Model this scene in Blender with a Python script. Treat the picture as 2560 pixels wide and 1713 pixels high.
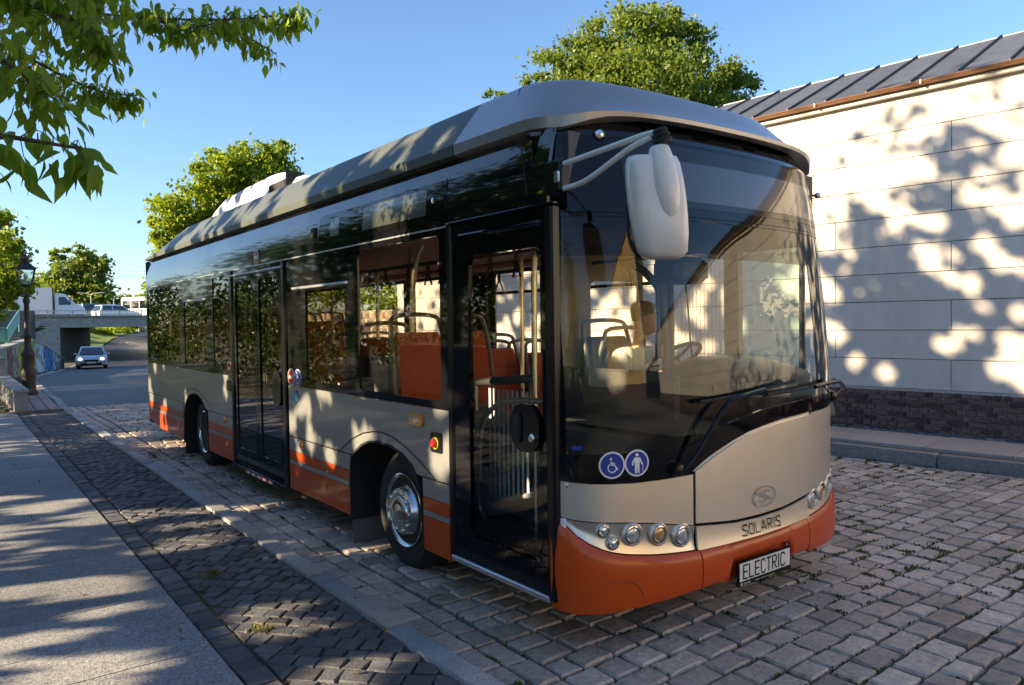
import bpy, math, random
import numpy as np
from mathutils import Vector, Matrix
R = math.radians
for o in list(bpy.data.objects): bpy.data.objects.remove(o)
SC = bpy.context.scene
COL = SC.collection
# ------------------------------------------------------------------ camera
CAM = np.array([-2.389, -2.794, 1.66])
YAW, PITCH, ROLL, FOC = R(37.135), R(1.611), R(-0.783), 1871.3
def cam_axes():
    f = np.array([math.sin(YAW)*math.cos(PITCH), math.cos(YAW)*math.cos(PITCH), -math.sin(PITCH)])
    r = np.array([math.cos(YAW), -math.sin(YAW), 0.]); u = np.cross(r, f)
    return math.cos(ROLL)*r+math.sin(ROLL)*u, -math.sin(ROLL)*r+math.cos(ROLL)*u, f
CR, CU, CF = cam_axes()
cam = bpy.data.cameras.new('camera'); cam.sensor_width = 36; cam.lens = 36*FOC/2560
cam.clip_start = .05; cam.clip_end = 3000
co = bpy.data.objects.new('camera', cam); COL.objects.link(co); SC.camera = co
co.matrix_world = Matrix(((CR[0], CU[0], -CF[0], CAM[0]), (CR[1], CU[1], -CF[1], CAM[1]), (CR[2], CU[2], -CF[2], CAM[2]), (0, 0, 0, 1)))
def at(px, py, Z):          # point of the place seen at a photo pixel, Z metres deep
    return CAM + Z*(CF+(px-1280)/FOC*CR-(py-856.5)/FOC*CU)
def project(v):
    e = np.asarray(v, float)-CAM; Z = e@CF
    return 1280+FOC*(e@CR)/Z, 856.5-FOC*(e@CU)/Z, Z
# ------------------------------------------------------------------ light
SUN_EL, SUN_AZ = R(21), R(-72.5)          # azimuth clockwise from +Y
SUN = Vector((math.sin(SUN_AZ)*math.cos(SUN_EL), math.cos(SUN_AZ)*math.cos(SUN_EL), math.sin(SUN_EL)))
W = bpy.data.worlds.new('World'); SC.world = W; W.use_nodes = True
nt = W.node_tree; nt.nodes.clear()
sky = nt.nodes.new('ShaderNodeTexSky'); sky.sky_type = 'NISHITA'; sky.sun_disc = False
sky.sun_elevation = SUN_EL; sky.sun_rotation = SUN_AZ; sky.altitude = 100; sky.air_density = 1.0; sky.dust_density = .45; sky.ozone_density = 4.2
bg = nt.nodes.new('ShaderNodeBackground'); bg.inputs[1].default_value = .082
wo = nt.nodes.new('ShaderNodeOutputWorld'); nt.links.new(sky.outputs[0], bg.inputs[0]); nt.links.new(bg.outputs[0], wo.inputs[0])
sl = bpy.data.lights.new('sun', 'SUN'); sl.energy = 5.0; sl.angle = R(.53); sl.color = (1, .79, .52)
so = bpy.data.objects.new('sun', sl); COL.objects.link(so); so.rotation_euler = SUN.to_track_quat('Z', 'Y').to_euler(); so.location = SUN*60
SC.view_settings.view_transform = 'Standard'; SC.view_settings.look = 'None'; SC.view_settings.gamma = 1; SC.view_settings.use_curve_mapping = False
SC.view_settings.exposure = 1.75
SC.render.engine = 'CYCLES'
cy = SC.cycles; cy.max_bounces = 10; cy.diffuse_bounces = 4; cy.glossy_bounces = 4; cy.transmission_bounces = 4; cy.transparent_max_bounces = 24
cy.caustics_reflective = False; cy.caustics_refractive = False; cy.use_denoising = True; cy.sample_clamp_indirect = 6; cy.blur_glossy = .4
# ------------------------------------------------------------------ materials
MATS = {}
def nodes_of(name):
    m = bpy.data.materials.new(name); m.use_nodes = True; n = m.node_tree.nodes; return m, n, m.node_tree.links, n['Principled BSDF']
def mat(name, col, rough=.5, metal=0., noise=0., nscale=20., bump=0., bscale=60., tint=0., coat=0., spec=.5, emit=None, estr=1., col2=None, detail=6., objrand=0., stretch=None, bdist=.01, blotch=0., blscale=.9):
    """principled colour with noise mottling (towards col2), optional 'tint' attribute brightness, fine bump"""
    m, n, l, b = nodes_of(name)
    b.inputs['Roughness'].default_value = rough; b.inputs['Metallic'].default_value = metal
    b.inputs['Specular IOR Level'].default_value = spec; b.inputs['Coat Weight'].default_value = coat; b.inputs['Coat Roughness'].default_value = .04
    c = (*col, 1)
    b.inputs['Base Color'].default_value = c
    tc = n.new('ShaderNodeTexCoord'); vec = tc.outputs['Object']
    if stretch:
        mp = n.new('ShaderNodeMapping'); mp.inputs['Scale'].default_value = stretch; l.new(vec, mp.inputs[0]); vec = mp.outputs[0]
    out = None
    if noise > 0:
        t = n.new('ShaderNodeTexNoise'); t.inputs['Scale'].default_value = nscale; t.inputs['Detail'].default_value = detail; t.inputs['Roughness'].default_value = .65
        l.new(vec, t.inputs['Vector'])
        rp = n.new('ShaderNodeValToRGB'); c2 = col2 or tuple(x*(1-noise) for x in col)
        rp.color_ramp.elements[0].position = .3; rp.color_ramp.elements[1].position = .72
        rp.color_ramp.elements[0].color = (*c2, 1); rp.color_ramp.elements[1].color = c if col2 else (*[min(1, x*(1+noise*.6)) for x in col], 1)
        l.new(t.outputs['Fac'], rp.inputs[0]); out = rp.outputs[0]
    if tint > 0 or objrand > 0:
        mx = n.new('ShaderNodeMix'); mx.data_type = 'RGBA'; mx.blend_type = 'MULTIPLY'; mx.inputs[0].default_value = 1
        if out: l.new(out, mx.inputs[6])
        else: mx.inputs[6].default_value = c
        if tint > 0:
            a = n.new('ShaderNodeAttribute'); a.attribute_name = 'tint'; src = a.outputs['Fac']; k = tint
        else:
            a = n.new('ShaderNodeObjectInfo'); src = a.outputs['Random']; k = objrand
        mr = n.new('ShaderNodeMapRange'); mr.inputs[3].default_value = 1-k; mr.inputs[4].default_value = 1+k; l.new(src, mr.inputs[0])
        l.new(mr.outputs[0], mx.inputs[7]); out = mx.outputs[2]
    if blotch > 0:
        tb = n.new('ShaderNodeTexNoise'); tb.inputs['Scale'].default_value = blscale; tb.inputs['Detail'].default_value = 6; tb.inputs['Roughness'].default_value = .7; l.new(tc.outputs['Object'], tb.inputs['Vector'])
        mb_ = n.new('ShaderNodeMapRange'); mb_.inputs[1].default_value = .35; mb_.inputs[2].default_value = .65; mb_.inputs[3].default_value = 1-blotch; mb_.inputs[4].default_value = 1+blotch*.35; l.new(tb.outputs[0], mb_.inputs[0])
        mx2 = n.new('ShaderNodeMix'); mx2.data_type = 'RGBA'; mx2.blend_type = 'MULTIPLY'; mx2.inputs[0].default_value = 1
        if out: l.new(out, mx2.inputs[6])
        else: mx2.inputs[6].default_value = c
        l.new(mb_.outputs[0], mx2.inputs[7]); out = mx2.outputs[2]
    if out: l.new(out, b.inputs['Base Color'])
    if bump > 0:
        t2 = n.new('ShaderNodeTexNoise'); t2.inputs['Scale'].default_value = bscale; t2.inputs['Detail'].default_value = 5; l.new(vec, t2.inputs['Vector'])
        bp = n.new('ShaderNodeBump'); bp.inputs['Strength'].default_value = bump; bp.inputs['Distance'].default_value = bdist
        l.new(t2.outputs['Fac'], bp.inputs['Height']); l.new(bp.outputs[0], b.inputs['Normal'])
    if emit:
        b.inputs['Emission Color'].default_value = (*emit, 1); b.inputs['Emission Strength'].default_value = estr
    MATS[name] = m; return m
def glass(name, tint, refl=.06, rough=.0, ior=1.5, dirt=0.):
    m = bpy.data.materials.new(name); m.use_nodes = True; n = m.node_tree.nodes; l = m.node_tree.links; n.clear()
    o = n.new('ShaderNodeOutputMaterial'); mx = n.new('ShaderNodeMixShader'); tr = n.new('ShaderNodeBsdfTransparent'); g = n.new('ShaderNodeBsdfGlossy')
    tr.inputs[0].default_value = (*tint, 1); g.inputs['Roughness'].default_value = rough; g.inputs[0].default_value = (1, 1, 1, 1)
    fr = n.new('ShaderNodeFresnel'); fr.inputs[0].default_value = ior
    ad = n.new('ShaderNodeMath'); ad.operation = 'ADD'; ad.inputs[1].default_value = refl; ad.use_clamp = True
    l.new(fr.outputs[0], ad.inputs[0]); l.new(ad.outputs[0], mx.inputs[0]); l.new(tr.outputs[0], mx.inputs[1]); l.new(g.outputs[0], mx.inputs[2]); l.new(mx.outputs[0], o.inputs[0])
    MATS[name] = m; return m
def leaf_mat(name, dark, light, trans, tw=.45, rough=.45):
    m, n, l, b = nodes_of(name); o = n['Material Output']
    a = n.new('ShaderNodeAttribute'); a.attribute_name = 'tint'
    rp = n.new('ShaderNodeValToRGB'); rp.color_ramp.elements[0].color = (*dark, 1); rp.color_ramp.elements[1].color = (*light, 1); l.new(a.outputs['Fac'], rp.inputs[0])
    l.new(rp.outputs[0], b.inputs['Base Color']); b.inputs['Roughness'].default_value = rough; b.inputs['Specular IOR Level'].default_value = .35
    t = n.new('ShaderNodeBsdfTranslucent'); t.inputs[0].default_value = (*trans, 1)
    mx = n.new('ShaderNodeMixShader'); mx.inputs[0].default_value = tw; l.new(b.outputs[0], mx.inputs[1]); l.new(t.outputs[0], mx.inputs[2]); l.new(mx.outputs[0], o.inputs[0])
    MATS[name] = m; return m
M = MATS
mat('setts', (.45, .375, .315), .62, noise=.34, nscale=26, bump=.7, bscale=45, tint=.48, blotch=.3, blscale=1.1, spec=.45)
mat('strip_setts', (.105, .105, .11), .7, noise=.3, nscale=30, bump=.5, bscale=60, tint=.5, blotch=.3, blscale=1.4)
mat('granite', (.33, .325, .32), .75, blotch=.22, blscale=1.2, noise=.75, nscale=75, bump=.35, bscale=120, tint=.14, detail=8)
mat('kerb_granite', (.42, .41, .39), .75, blotch=.25, blscale=2.5, noise=.5, nscale=90, bump=.5, bscale=70, tint=.15)
mat('dark_kerb', (.20, .19, .18), .8, noise=.4, nscale=30, bump=.6, bscale=40, tint=.2)
mat('pavers', (.33, .27, .24), .8, noise=.3, nscale=20, bump=.3, tint=.18)
mat('joint_earth', (.075, .06, .04), .95, noise=.5, nscale=14, col2=(.03, .03, .018), bump=.6, bscale=80)
mat('joint_sand', (.16, .095, .045), .95, noise=.6, nscale=9, col2=(.045, .035, .025), bump=.6, bscale=90)
mat('far_cobbles', (.17, .155, .14), .7, noise=.6, nscale=5, bump=.8, bscale=5)
mat('asphalt', (.033, .038, .052), .55, blotch=.3, blscale=.35, noise=.4, nscale=3, bump=.25, bscale=150, spec=.4)
mat('earth', (.09, .085, .05), .95, noise=.5, nscale=2.5, col2=(.04, .06, .015), bump=.5, bscale=20)
mat('grass_ground', (.14, .20, .03), .95, noise=.5, nscale=1.5, bump=.5, bscale=10)
mat('plaster', (.62, .57, .50), .85, blotch=.10, blscale=.8, noise=.12, nscale=4, bump=.12, bscale=200, tint=.05, stretch=(1, 1, .22))
mat('joint_dark', (.48, .43, .36), .9)
mat('brick', (.115, .066, .058), .85, noise=.5, nscale=22, bump=.6, bscale=45, tint=.5)
mat('mortar', (.42, .38, .34), .95, noise=.3, nscale=30, bump=.5)
mat('roof_metal', (.10, .105, .115), .42, metal=.25, noise=.25, nscale=5, bump=.06, bscale=8, tint=.12)
mat('roof_seam', (.02, .02, .022), .5)
mat('copper', (.32, .16, .085), .5, metal=.4, noise=.2, nscale=10)
mat('rubble', (.40, .30, .19), .9, noise=.45, nscale=12, bump=.6, bscale=25, tint=.35)
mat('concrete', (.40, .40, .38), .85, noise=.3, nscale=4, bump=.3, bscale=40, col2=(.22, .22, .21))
mat('dark_concrete', (.06, .058, .055), .9, noise=.3, nscale=2)  # bridge concrete with the shade under the deck put into its colour
mat('step_stone', (.16, .16, .165), .85, noise=.3, nscale=8)
mat('yellow_render', (.66, .47, .20), .85, noise=.08, nscale=3)
mat('cream', (.66, .60, .48), .8)
mat('bark', (.075, .055, .04), .95, noise=.5, nscale=14, bump=1., bscale=24, stretch=(1, 1, .25))
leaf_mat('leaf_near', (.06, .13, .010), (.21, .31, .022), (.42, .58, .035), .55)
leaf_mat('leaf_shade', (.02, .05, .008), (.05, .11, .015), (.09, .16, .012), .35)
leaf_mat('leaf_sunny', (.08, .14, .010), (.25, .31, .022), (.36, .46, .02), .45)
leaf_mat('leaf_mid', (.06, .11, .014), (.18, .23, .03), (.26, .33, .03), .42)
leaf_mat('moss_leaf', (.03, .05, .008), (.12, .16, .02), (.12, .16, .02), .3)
leaf_mat('dry_grass', (.12, .12, .02), (.30, .26, .05), (.2, .2, .03), .3)
mat('black_paint', (.0055, .006, .008), .05, coat=.35, spec=.5)
mat('black_trim', (.007, .007, .008), .22, noise=.15, nscale=40, spec=.35)
mat('black_frit', (.006, .006, .007), .04, spec=.38)
mat('rubber', (.018, .018, .018), .75, noise=.3, nscale=40, bump=.2, bscale=50)
mat('grey_paint', (.30, .305, .29), .36, metal=.35, noise=.04, nscale=200, coat=.4, blotch=.07, blscale=1.6)
mat('silver_paint', (.80, .735, .63), .36, metal=.85, noise=.05, nscale=260, coat=.3, blotch=.06, blscale=2)
mat('fairing_paint', (.095, .107, .09), .42, noise=.04, nscale=200, spec=.25, blotch=.08, blscale=1.5)  # dull olive of the mirrored trees put into the base colour
mat('front_fairing_paint', (.36, .355, .35), .38, metal=.6, noise=.04, nscale=200, coat=.4)
mat('pod_paint', (.72, .71, .75), .55, noise=.05, nscale=10)
mat('orange_paint', (.58, .075, .003), .32, noise=.08, nscale=150, coat=.4, spec=.3, blotch=.12, blscale=2.2)
mat('mirror_shell', (.82, .80, .74), .3, coat=.4, blotch=.06, blscale=9)
mat('chrome', (.75, .74, .72), .12, metal=1.)
mat('steel', (.55, .55, .54), .28, metal=1.)
mat('wheel_steel', (.62, .62, .60), .2, metal=1., noise=.15, nscale=12)
mat('pole_metal', (.62, .55, .40), .25, metal=.9)
mat('aluminium', (.55, .56, .57), .35, metal=.8)
mat('lamp_orange', (.8, .26, .01), .2, coat=1.)
mat('lamp_red', (.45, .02, .015), .2, coat=1.)
mat('lamp_clear', (.75, .76, .78), .08, metal=.75, noise=.35, nscale=60)
mat('lens', (.85, .87, .9), .12, coat=1., metal=.5, noise=.45, nscale=45, col2=(.25, .26, .28))
mat('amber_lens', (.62, .42, .16), .06, coat=1., metal=.5, noise=.4, nscale=40)
mat('white_decal', (.85, .85, .83), .4)
mat('plate_white', (.74, .73, .66), .4)
mat('red_decal', (.55, .022, .02), .35)
mat('blue_decal', (.012, .045, .30), .35)
mat('cyan_decal', (.05, .45, .55), .4)
mat('yellow_plastic', (.75, .62, .02), .4)
mat('seat_orange', (.68, .13, .02), .75, noise=.25, nscale=60, bump=.2, bscale=200)
mat('seat_grey', (.28, .27, .25), .45)
mat('interior_dark', (.075, .077, .08), .6)
mat('interior_grey', (.36, .36, .36), .6)
mat('ceiling', (.62, .54, .50), .7)
mat('cab_panel', (.36, .28, .16), .6)
mat('dash', (.06, .085, .09), .45, noise=.1, nscale=60)
mat('skin', (.68, .42, .28), .5)
mat('hair', (.34, .24, .12), .8, noise=.3, nscale=60)
mat('shirt', (.80, .80, .76), .8)
mat('trousers', (.03, .035, .05), .9)
mat('display', (.010, .010, .011), .10, noise=.8, nscale=160, col2=(.022, .022, .02))
mat('pale_display', (.05, .055, .04), .25, noise=.3, nscale=200, coat=1.)
mat('teal_paint', (.16, .42, .36), .5, noise=.1, nscale=3)
mat('rail_metal', (.42, .42, .40), .5, metal=.2)
mat('iron', (.035, .028, .024), .45, noise=.4, nscale=20, bump=.3, bscale=60)
mat('white_paint', (.78, .79, .80), .3, coat=.5)
mat('teal_car_paint', (.01, .22, .20), .25, coat=.8)
mat('silver_car_paint', (.48, .49, .52), .28, metal=.5, coat=.6)
mat('car_glass', (.012, .018, .022), .05, coat=1.)
mat('headlight', (.9, .9, .85), .1, emit=(1, .85, .7), estr=1.2)
mat('lamp_grey', (.30, .31, .32), .5, metal=.3)
mat('wire', (.05, .05, .06), .6)
glass('side_glass', (.86, .83, .78), .0)
glass('rear_glass', (.42, .35, .31), .0)
glass('door_glass', (.96, .98, .98), .0, ior=1.33)
glass('dark_door_glass', (.17, .16, .15), .05)
glass('windscreen', (.92, .95, .89), .0, ior=1.48)
glass('shade_glass', (.30, .27, .22), .0, ior=1.45)
glass('green_glass', (.60, .86, .78), .06)
glass('lantern_glass', (.80, .92, .94), .10, rough=.03)
glass('partition_glass', (.88, .92, .92), .02)
def graffiti():
    m, n, l, b = nodes_of('graffiti'); b.inputs['Roughness'].default_value = .8
    tc = n.new('ShaderNodeTexCoord'); mp = n.new('ShaderNodeMapping'); mp.inputs['Scale'].default_value = (1, .55, .45); l.new(tc.outputs['Object'], mp.inputs[0])
    v = n.new('ShaderNodeTexNoise'); v.inputs['Scale'].default_value = 1.5; v.inputs['Detail'].default_value = 3; v.inputs['Distortion'].default_value = 1.6; l.new(mp.outputs[0], v.inputs[0])
    sp = n.new('ShaderNodeSeparateXYZ'); l.new(tc.outputs['Object'], sp.inputs[0])
    mr = n.new('ShaderNodeMapRange'); mr.inputs[1].default_value = 27; mr.inputs[2].default_value = 56; l.new(sp.outputs[1], mr.inputs[0])
    rp = n.new('ShaderNodeValToRGB'); rp.color_ramp.interpolation = 'CONSTANT'
    cols = [(0, (.33, .33, .31)), (.22, (.35, .11, .05)), (.30, (.36, .35, .34)), (.36, (.50, .46, .05)), (.62, (.44, .42, .05)), (.66, (.50, .54, .58)), (.75, (.04, .17, .42)), (.84, (.40, .44, .48)), (.93, (.28, .18, .14))]
    while len(rp.color_ramp.elements) < len(cols): rp.color_ramp.elements.new(.5)
    for e, (p, c) in zip(rp.color_ramp.elements, cols): e.position = p; e.color = (*c, 1)
    ad = n.new('ShaderNodeMath'); ad.operation = 'MULTIPLY_ADD'; ad.inputs[1].default_value = .16; l.new(v.outputs[0], ad.inputs[0]); l.new(mr.outputs[0], ad.inputs[2])
    sb = n.new('ShaderNodeMath'); sb.operation = 'SUBTRACT'; sb.inputs[1].default_value = .08; l.new(ad.outputs[0], sb.inputs[0]); l.new(sb.outputs[0], rp.inputs[0])
    w = n.new('ShaderNodeTexNoise'); w.inputs['Scale'].default_value = 2.6; w.inputs['Detail'].default_value = 4; w.inputs['Distortion'].default_value = 2.2; l.new(mp.outputs[0], w.inputs[0])
    r2 = n.new('ShaderNodeValToRGB'); r2.color_ramp.elements[0].position = .46; r2.color_ramp.elements[1].position = .52
    r2.color_ramp.elements[0].color = (.12, .12, .10, 1); r2.color_ramp.elements[1].color = (1, 1, 1, 1); l.new(w.outputs[0], r2.inputs[0])
    mx = n.new('ShaderNodeMix'); mx.data_type = 'RGBA'; mx.blend_type = 'MULTIPLY'; mx.inputs[0].default_value = .85
    l.new(rp.outputs[0], mx.inputs[6]); l.new(r2.outputs[0], mx.inputs[7]); l.new(mx.outputs[2], b.inputs['Base Color']); MATS['graffiti'] = m
graffiti()
# ------------------------------------------------------------------ mesh helpers
class MB:
    def __init__(s): s.v = []; s.f = []; s.m = []; s.t = []
    def add(s, v, f, mi=0, t=.5):
        o = len(s.v); s.v.extend(tuple(map(float, p)) for p in v)
        for q in f: s.f.append(tuple(i+o for i in q)); s.m.append(mi); s.t.append(t)
        return s
    def box(s, c, d, rz=0., mi=0, t=.5, rot=None, bev=0.):
        hx, hy, hz = d[0]/2, d[1]/2, d[2]/2; b = min(bev, hx*.9, hy*.9, hz*.9)
        Rm = np.array(rot) if rot is not None else np.array([[math.cos(rz), -math.sin(rz), 0], [math.sin(rz), math.cos(rz), 0], [0, 0, 1]])
        c = np.asarray(c, float)
        if b <= 0:
            v = [(sx*hx, sy*hy, sz*hz) for sz in (-1, 1) for sx, sy in ((-1, -1), (1, -1), (1, 1), (-1, 1))]
            f = [(3, 2, 1, 0), (4, 5, 6, 7), (0, 1, 5, 4), (1, 2, 6, 5), (2, 3, 7, 6), (3, 0, 4, 7)]
        else:
            v = []; f = []
            for z, i in ((-hz, b), (-hz+b, 0), (hz-b, 0), (hz, b)):
                X, Y = hx-i, hy-i; k = b if i == 0 else b*.5
                v += [(-X+k, -Y, z), (X-k, -Y, z), (X, -Y+k, z), (X, Y-k, z), (X-k, Y, z), (-X+k, Y, z), (-X, Y-k, z), (-X, -Y+k, z)]
            for r in range(3):
                for q in range(8): f.append((r*8+q, r*8+(q+1) % 8, r*8+8+(q+1) % 8, r*8+8+q))
            f += [tuple(range(7, -1, -1)), tuple(range(24, 32))]
        return s.add([c+Rm@np.array(p) for p in v], f, mi, t)
    def tube(s, pts, r, n=8, mi=0, t=.5, cap=True, flat=1.):
        pts = [np.asarray(p, float) for p in pts]; k = len(pts); rs = r if hasattr(r, '__len__') else [r]*k
        v = []; up = None
        for i, p in enumerate(pts):
            d = pts[min(i+1, k-1)]-pts[max(i-1, 0)]; d = d/(np.linalg.norm(d)+1e-12)
            if up is None: up = np.array([0, 0, 1.]) if abs(d[2]) < .9 else np.array([1., 0, 0])
            a = np.cross(d, up); a /= np.linalg.norm(a)+1e-12; up = np.cross(a, d)
            for j in range(n):
                w = 2*math.pi*j/n; v.append(p+rs[i]*(math.cos(w)*a+flat*math.sin(w)*up))
        f = [(i*n+j, i*n+(j+1) % n, i*n+n+(j+1) % n, i*n+n+j) for i in range(k-1) for j in range(n)]
        if cap: f += [tuple(range(n-1, -1, -1)), tuple(range((k-1)*n, k*n))]
        return s.add(v, f, mi, t)
    def lathe(s, prof, n=24, o=(0, 0, 0), ax=(0, 0, 1), mi=0, t=.5):
        ax = np.asarray(ax, float); ax /= np.linalg.norm(ax); a = np.cross(ax, (0, 0, 1.) if abs(ax[2]) < .9 else (1., 0, 0)); a /= np.linalg.norm(a); b = np.cross(ax, a); o = np.asarray(o, float)
        v = [o+ax*h+r*(math.cos(2*math.pi*j/n)*a+math.sin(2*math.pi*j/n)*b) for r, h in prof for j in range(n)]
        f = [(i*n+j, i*n+(j+1) % n, i*n+n+(j+1) % n, i*n+n+j) for i in range(len(prof)-1) for j in range(n)]
        if prof[0][0] > 1e-6: f.append(tuple(range(n-1, -1, -1)))
        if prof[-1][0] > 1e-6: f.append(tuple(range((len(prof)-1)*n, len(prof)*n)))
        return s.add(v, f, mi, t)
    def grid(s, P, mi=0, t=.5, wrap=False):
        a, b = len(P), len(P[0]); v = [p for r in P for p in r]
        f = [(i*b+j, i*b+(j+1) % b, (i+1)*b+(j+1) % b, (i+1)*b+j) for i in range(a-1) for j in range(b if wrap else b-1)]
        return s.add(v, f, mi, t)
    def prism(s, poly, ext, mi=0, t=.5):       # 3D polygon extruded by a vector
        n = len(poly); e = np.asarray(ext, float); v = [np.asarray(p, float) for p in poly]; v = v+[p+e for p in v]
        f = [tuple(range(n-1, -1, -1)), tuple(range(n, 2*n))]+[(i, (i+1) % n, n+(i+1) % n, n+i) for i in range(n)]
        return s.add(v, f, mi, t)
    def stone(s, poly, z, depth=.08, bev=.014, rng=random, bulge=.003, mi=0, t=.5, sub=True, wob=.003, tilt=.004):
        if sub:
            q = []
            for i, p in enumerate(poly):
                p2 = poly[(i+1) % len(poly)]; q.append(p); q.append(((p[0]+p2[0])/2+rng.uniform(-wob, wob), (p[1]+p2[1])/2+rng.uniform(-wob, wob)))
            poly = q
        n = len(poly); cx = sum(p[0] for p in poly)/n; cy_ = sum(p[1] for p in poly)/n
        tx, ty = rng.uniform(-tilt, tilt)*8, rng.uniform(-tilt, tilt)*8
        def ring(ins, dz, tl):
            out = []
            for x, y in poly:
                dx, dy = cx-x, cy_-y; L = math.hypot(dx, dy)+1e-9; k = min(.6, ins/L)
                X, Y = x+dx*k, y+dy*k; out.append((X, Y, z+dz+(tl*((X-cx)*tx+(Y-cy_)*ty))))
            return out
        v = ring(0, -depth, 0)+ring(bev*.12, -bev, 1)+ring(bev, 0, 1)+[(cx, cy_, z+bulge)]
        f = [(r*n+i, r*n+(i+1) % n, r*n+n+(i+1) % n, r*n+n+i) for r in range(2) for i in range(n)]
        f += [(2*n+i, 2*n+(i+1) % n, 3*n) for i in range(n)]
        return s.add(v, f, mi, t)
    def mesh(s, name, mats, smooth=35):
        me = bpy.data.meshes.new(name); me.from_pydata(s.v, [], s.f)
        for m in (mats if isinstance(mats, (list, tuple)) else [mats]): me.materials.append(MATS[m] if isinstance(m, str) else m)
        me.polygons.foreach_set('material_index', s.m)
        if smooth:
            me.polygons.foreach_set('use_smooth', [True]*len(s.f)); me.set_sharp_from_angle(angle=R(smooth))
        a = me.attributes.new('tint', 'FLOAT', 'FACE'); a.data.foreach_set('value', s.t)
        me.update(); return me
def link(name, me, parent=None, loc=None, rz=0):
    o = bpy.data.objects.new(name, me); COL.objects.link(o); o.parent = parent
    if loc is not None: o.location = loc
    if rz: o.rotation_euler.z = rz
    return o
def obj(name, mb, mats, parent=None, smooth=35, **kw): return link(name, mb.mesh(name, mats, smooth), parent, **kw)
def tag(o, label, cat, group=None, kind=None):
    if label: o['label'] = label
    if cat: o['category'] = cat
    if group: o['group'] = group
    if kind: o['kind'] = kind
    return o
def thing(name, label, cat, loc=(0, 0, 0), rz=0, group=None):
    o = bpy.data.objects.new(name, None); COL.objects.link(o); o.location = loc; o.rotation_euler.z = rz; o.empty_display_size = .2
    return tag(o, label, cat, group)
def struct(name, mb, mats, smooth=0, parent=None):
    o = obj(name, mb, mats, parent, smooth)
    if parent is None: o['kind'] = 'structure'
    return o
def stuff(o): o['kind'] = 'stuff'; return o
def copy_tree(o, parent=None):
    c = o.copy(); COL.objects.link(c)
    if parent is not None: c.parent = parent
    for ch in list(o.children): copy_tree(ch, c)
    return c
def lerp(pts, x):
    if x <= pts[0][0]: return pts[0][1]
    for (a, b), (c, d) in zip(pts, pts[1:]):
        if x <= c: return b+(d-b)*(x-a)/(c-a+1e-12)
    return pts[-1][1]
def smooth_path(pts, k=6):
    pts = [np.asarray(p, float) for p in pts]; P = [pts[0]]+pts+[pts[-1]]; out = []
    for i in range(1, len(P)-2):
        for j in range(k):
            t = j/k; a, b, c, d = P[i-1], P[i], P[i+1], P[i+2]
            out.append(.5*(2*b+(c-a)*t+(2*a-5*b+4*c-d)*t*t+(3*b-a-3*c+d)*t**3))
    return out+[pts[-1]]
def clip_poly(poly, a, b, c):      # keep a*x+b*y<=c
    out = []
    for i, p in enumerate(poly):
        q = poly[(i+1) % len(poly)]; dp = a*p[0]+b*p[1]-c; dq = a*q[0]+b*q[1]-c
        if dp <= 0: out.append(p)
        if dp*dq < 0: k = dp/(dp-dq); out.append((p[0]+(q[0]-p[0])*k, p[1]+(q[1]-p[1])*k))
    return out
def area(p): return abs(sum(p[i][0]*p[(i+1) % len(p)][1]-p[(i+1) % len(p)][0]*p[i][1] for i in range(len(p))))/2
rng = random.Random(7)
NR = np.random.default_rng(11)
# ================================================================== SETTING
ROADZ = [(15, 0), (19, -.07), (25, -.22), (32.5, -.42), (41, -.68), (49, -.95), (57, -1.12), (64, -1.1), (74, -.6), (90, .5), (110, 1.3), (150, 1.6)]
def gz(y): return lerp(ROADZ, y)
LEDGE = [(15, -.42), (19, -.25), (25, 0), (32.5, .4), (41, 1.5), (49, 3.0), (57, 4.6), (64, 6.2), (74, 8.5), (90, 12.8), (110, 20)]
def lx(y): return lerp(LEDGE, y)
def rk(y): return 6.13-.09*(y-2.1)            # right kerb line
# ground to the horizon
xs = [-1500, -400, -120, -50, -25, -12, -6, -4.5, 0, 6, 9, 14, 25, 50, 120, 400, 1500]
ys = [-1500, -400, -120, -60, -30, -10, 0, 8, 15]+[y for y, _ in ROADZ[1:]]+[220, 500, 1500]
g = MB(); g.grid([[(x, y, gz(y)-.11) for x in xs] for y in ys][::-1])
struct('ground', g, 'earth')
# asphalt road beyond the cobbles, dipping under the bridge
yy = [15, 17, 19, 22, 25, 28, 32, 36, 41, 45, 49, 53, 57, 61, 64, 69, 74, 82, 90, 100, 110]
a = MB(); a.grid([[(lx(y)+w*(1 if y < 60 else 1.05), y-.12*w*(y-15)/60, gz(y)) for w in (0, 2, 4, 6, 7.6)] for y in yy][::-1])
struct('asphalt_road', a, 'asphalt', smooth=60)
# ---- cobbled road: a bed, the setts nearest the camera one by one, the rest joined
bed = MB(); bed.grid([[(x, y, -.026) for x in (-.43, 3, 6.5)] for y in (15.02, 6, -3.4)])
road = struct('cobbled_road', bed, 'joint_earth')
fb = MB(); fb.grid([[(x, y, -.006) for x in (-.43, 3, 6.9, 10)] for y in (-3.4, -20, -34)]+[[(x, y, -.006) for x in (-12, -4, 4, 12)] for y in (-45, -80)])
struct('far_road', fb, 'far_cobbles')
cells = []
def sett_row_y(x0, y0, y1, w, l):      # course running along y (next to a kerb)
    y = y0
    while y < y1:
        L = l*rng.uniform(.8, 1.25); cells.append([(x0(y)+.007, y+.007), (x0(y)+w-.007, y+.007), (x0(y+L)+w-.007, y+L-.007), (x0(y+L)+.007, y+L-.007)]); y += L
sett_row_y(lambda y: -.415, -3.2, 15, .135, .22); sett_row_y(lambda y: -.28, -3.2, 15, .14, .21)
sett_row_y(lambda y: rk(y)-.16, -3.2, 15, .15, .25)
y = -3.2
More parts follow.
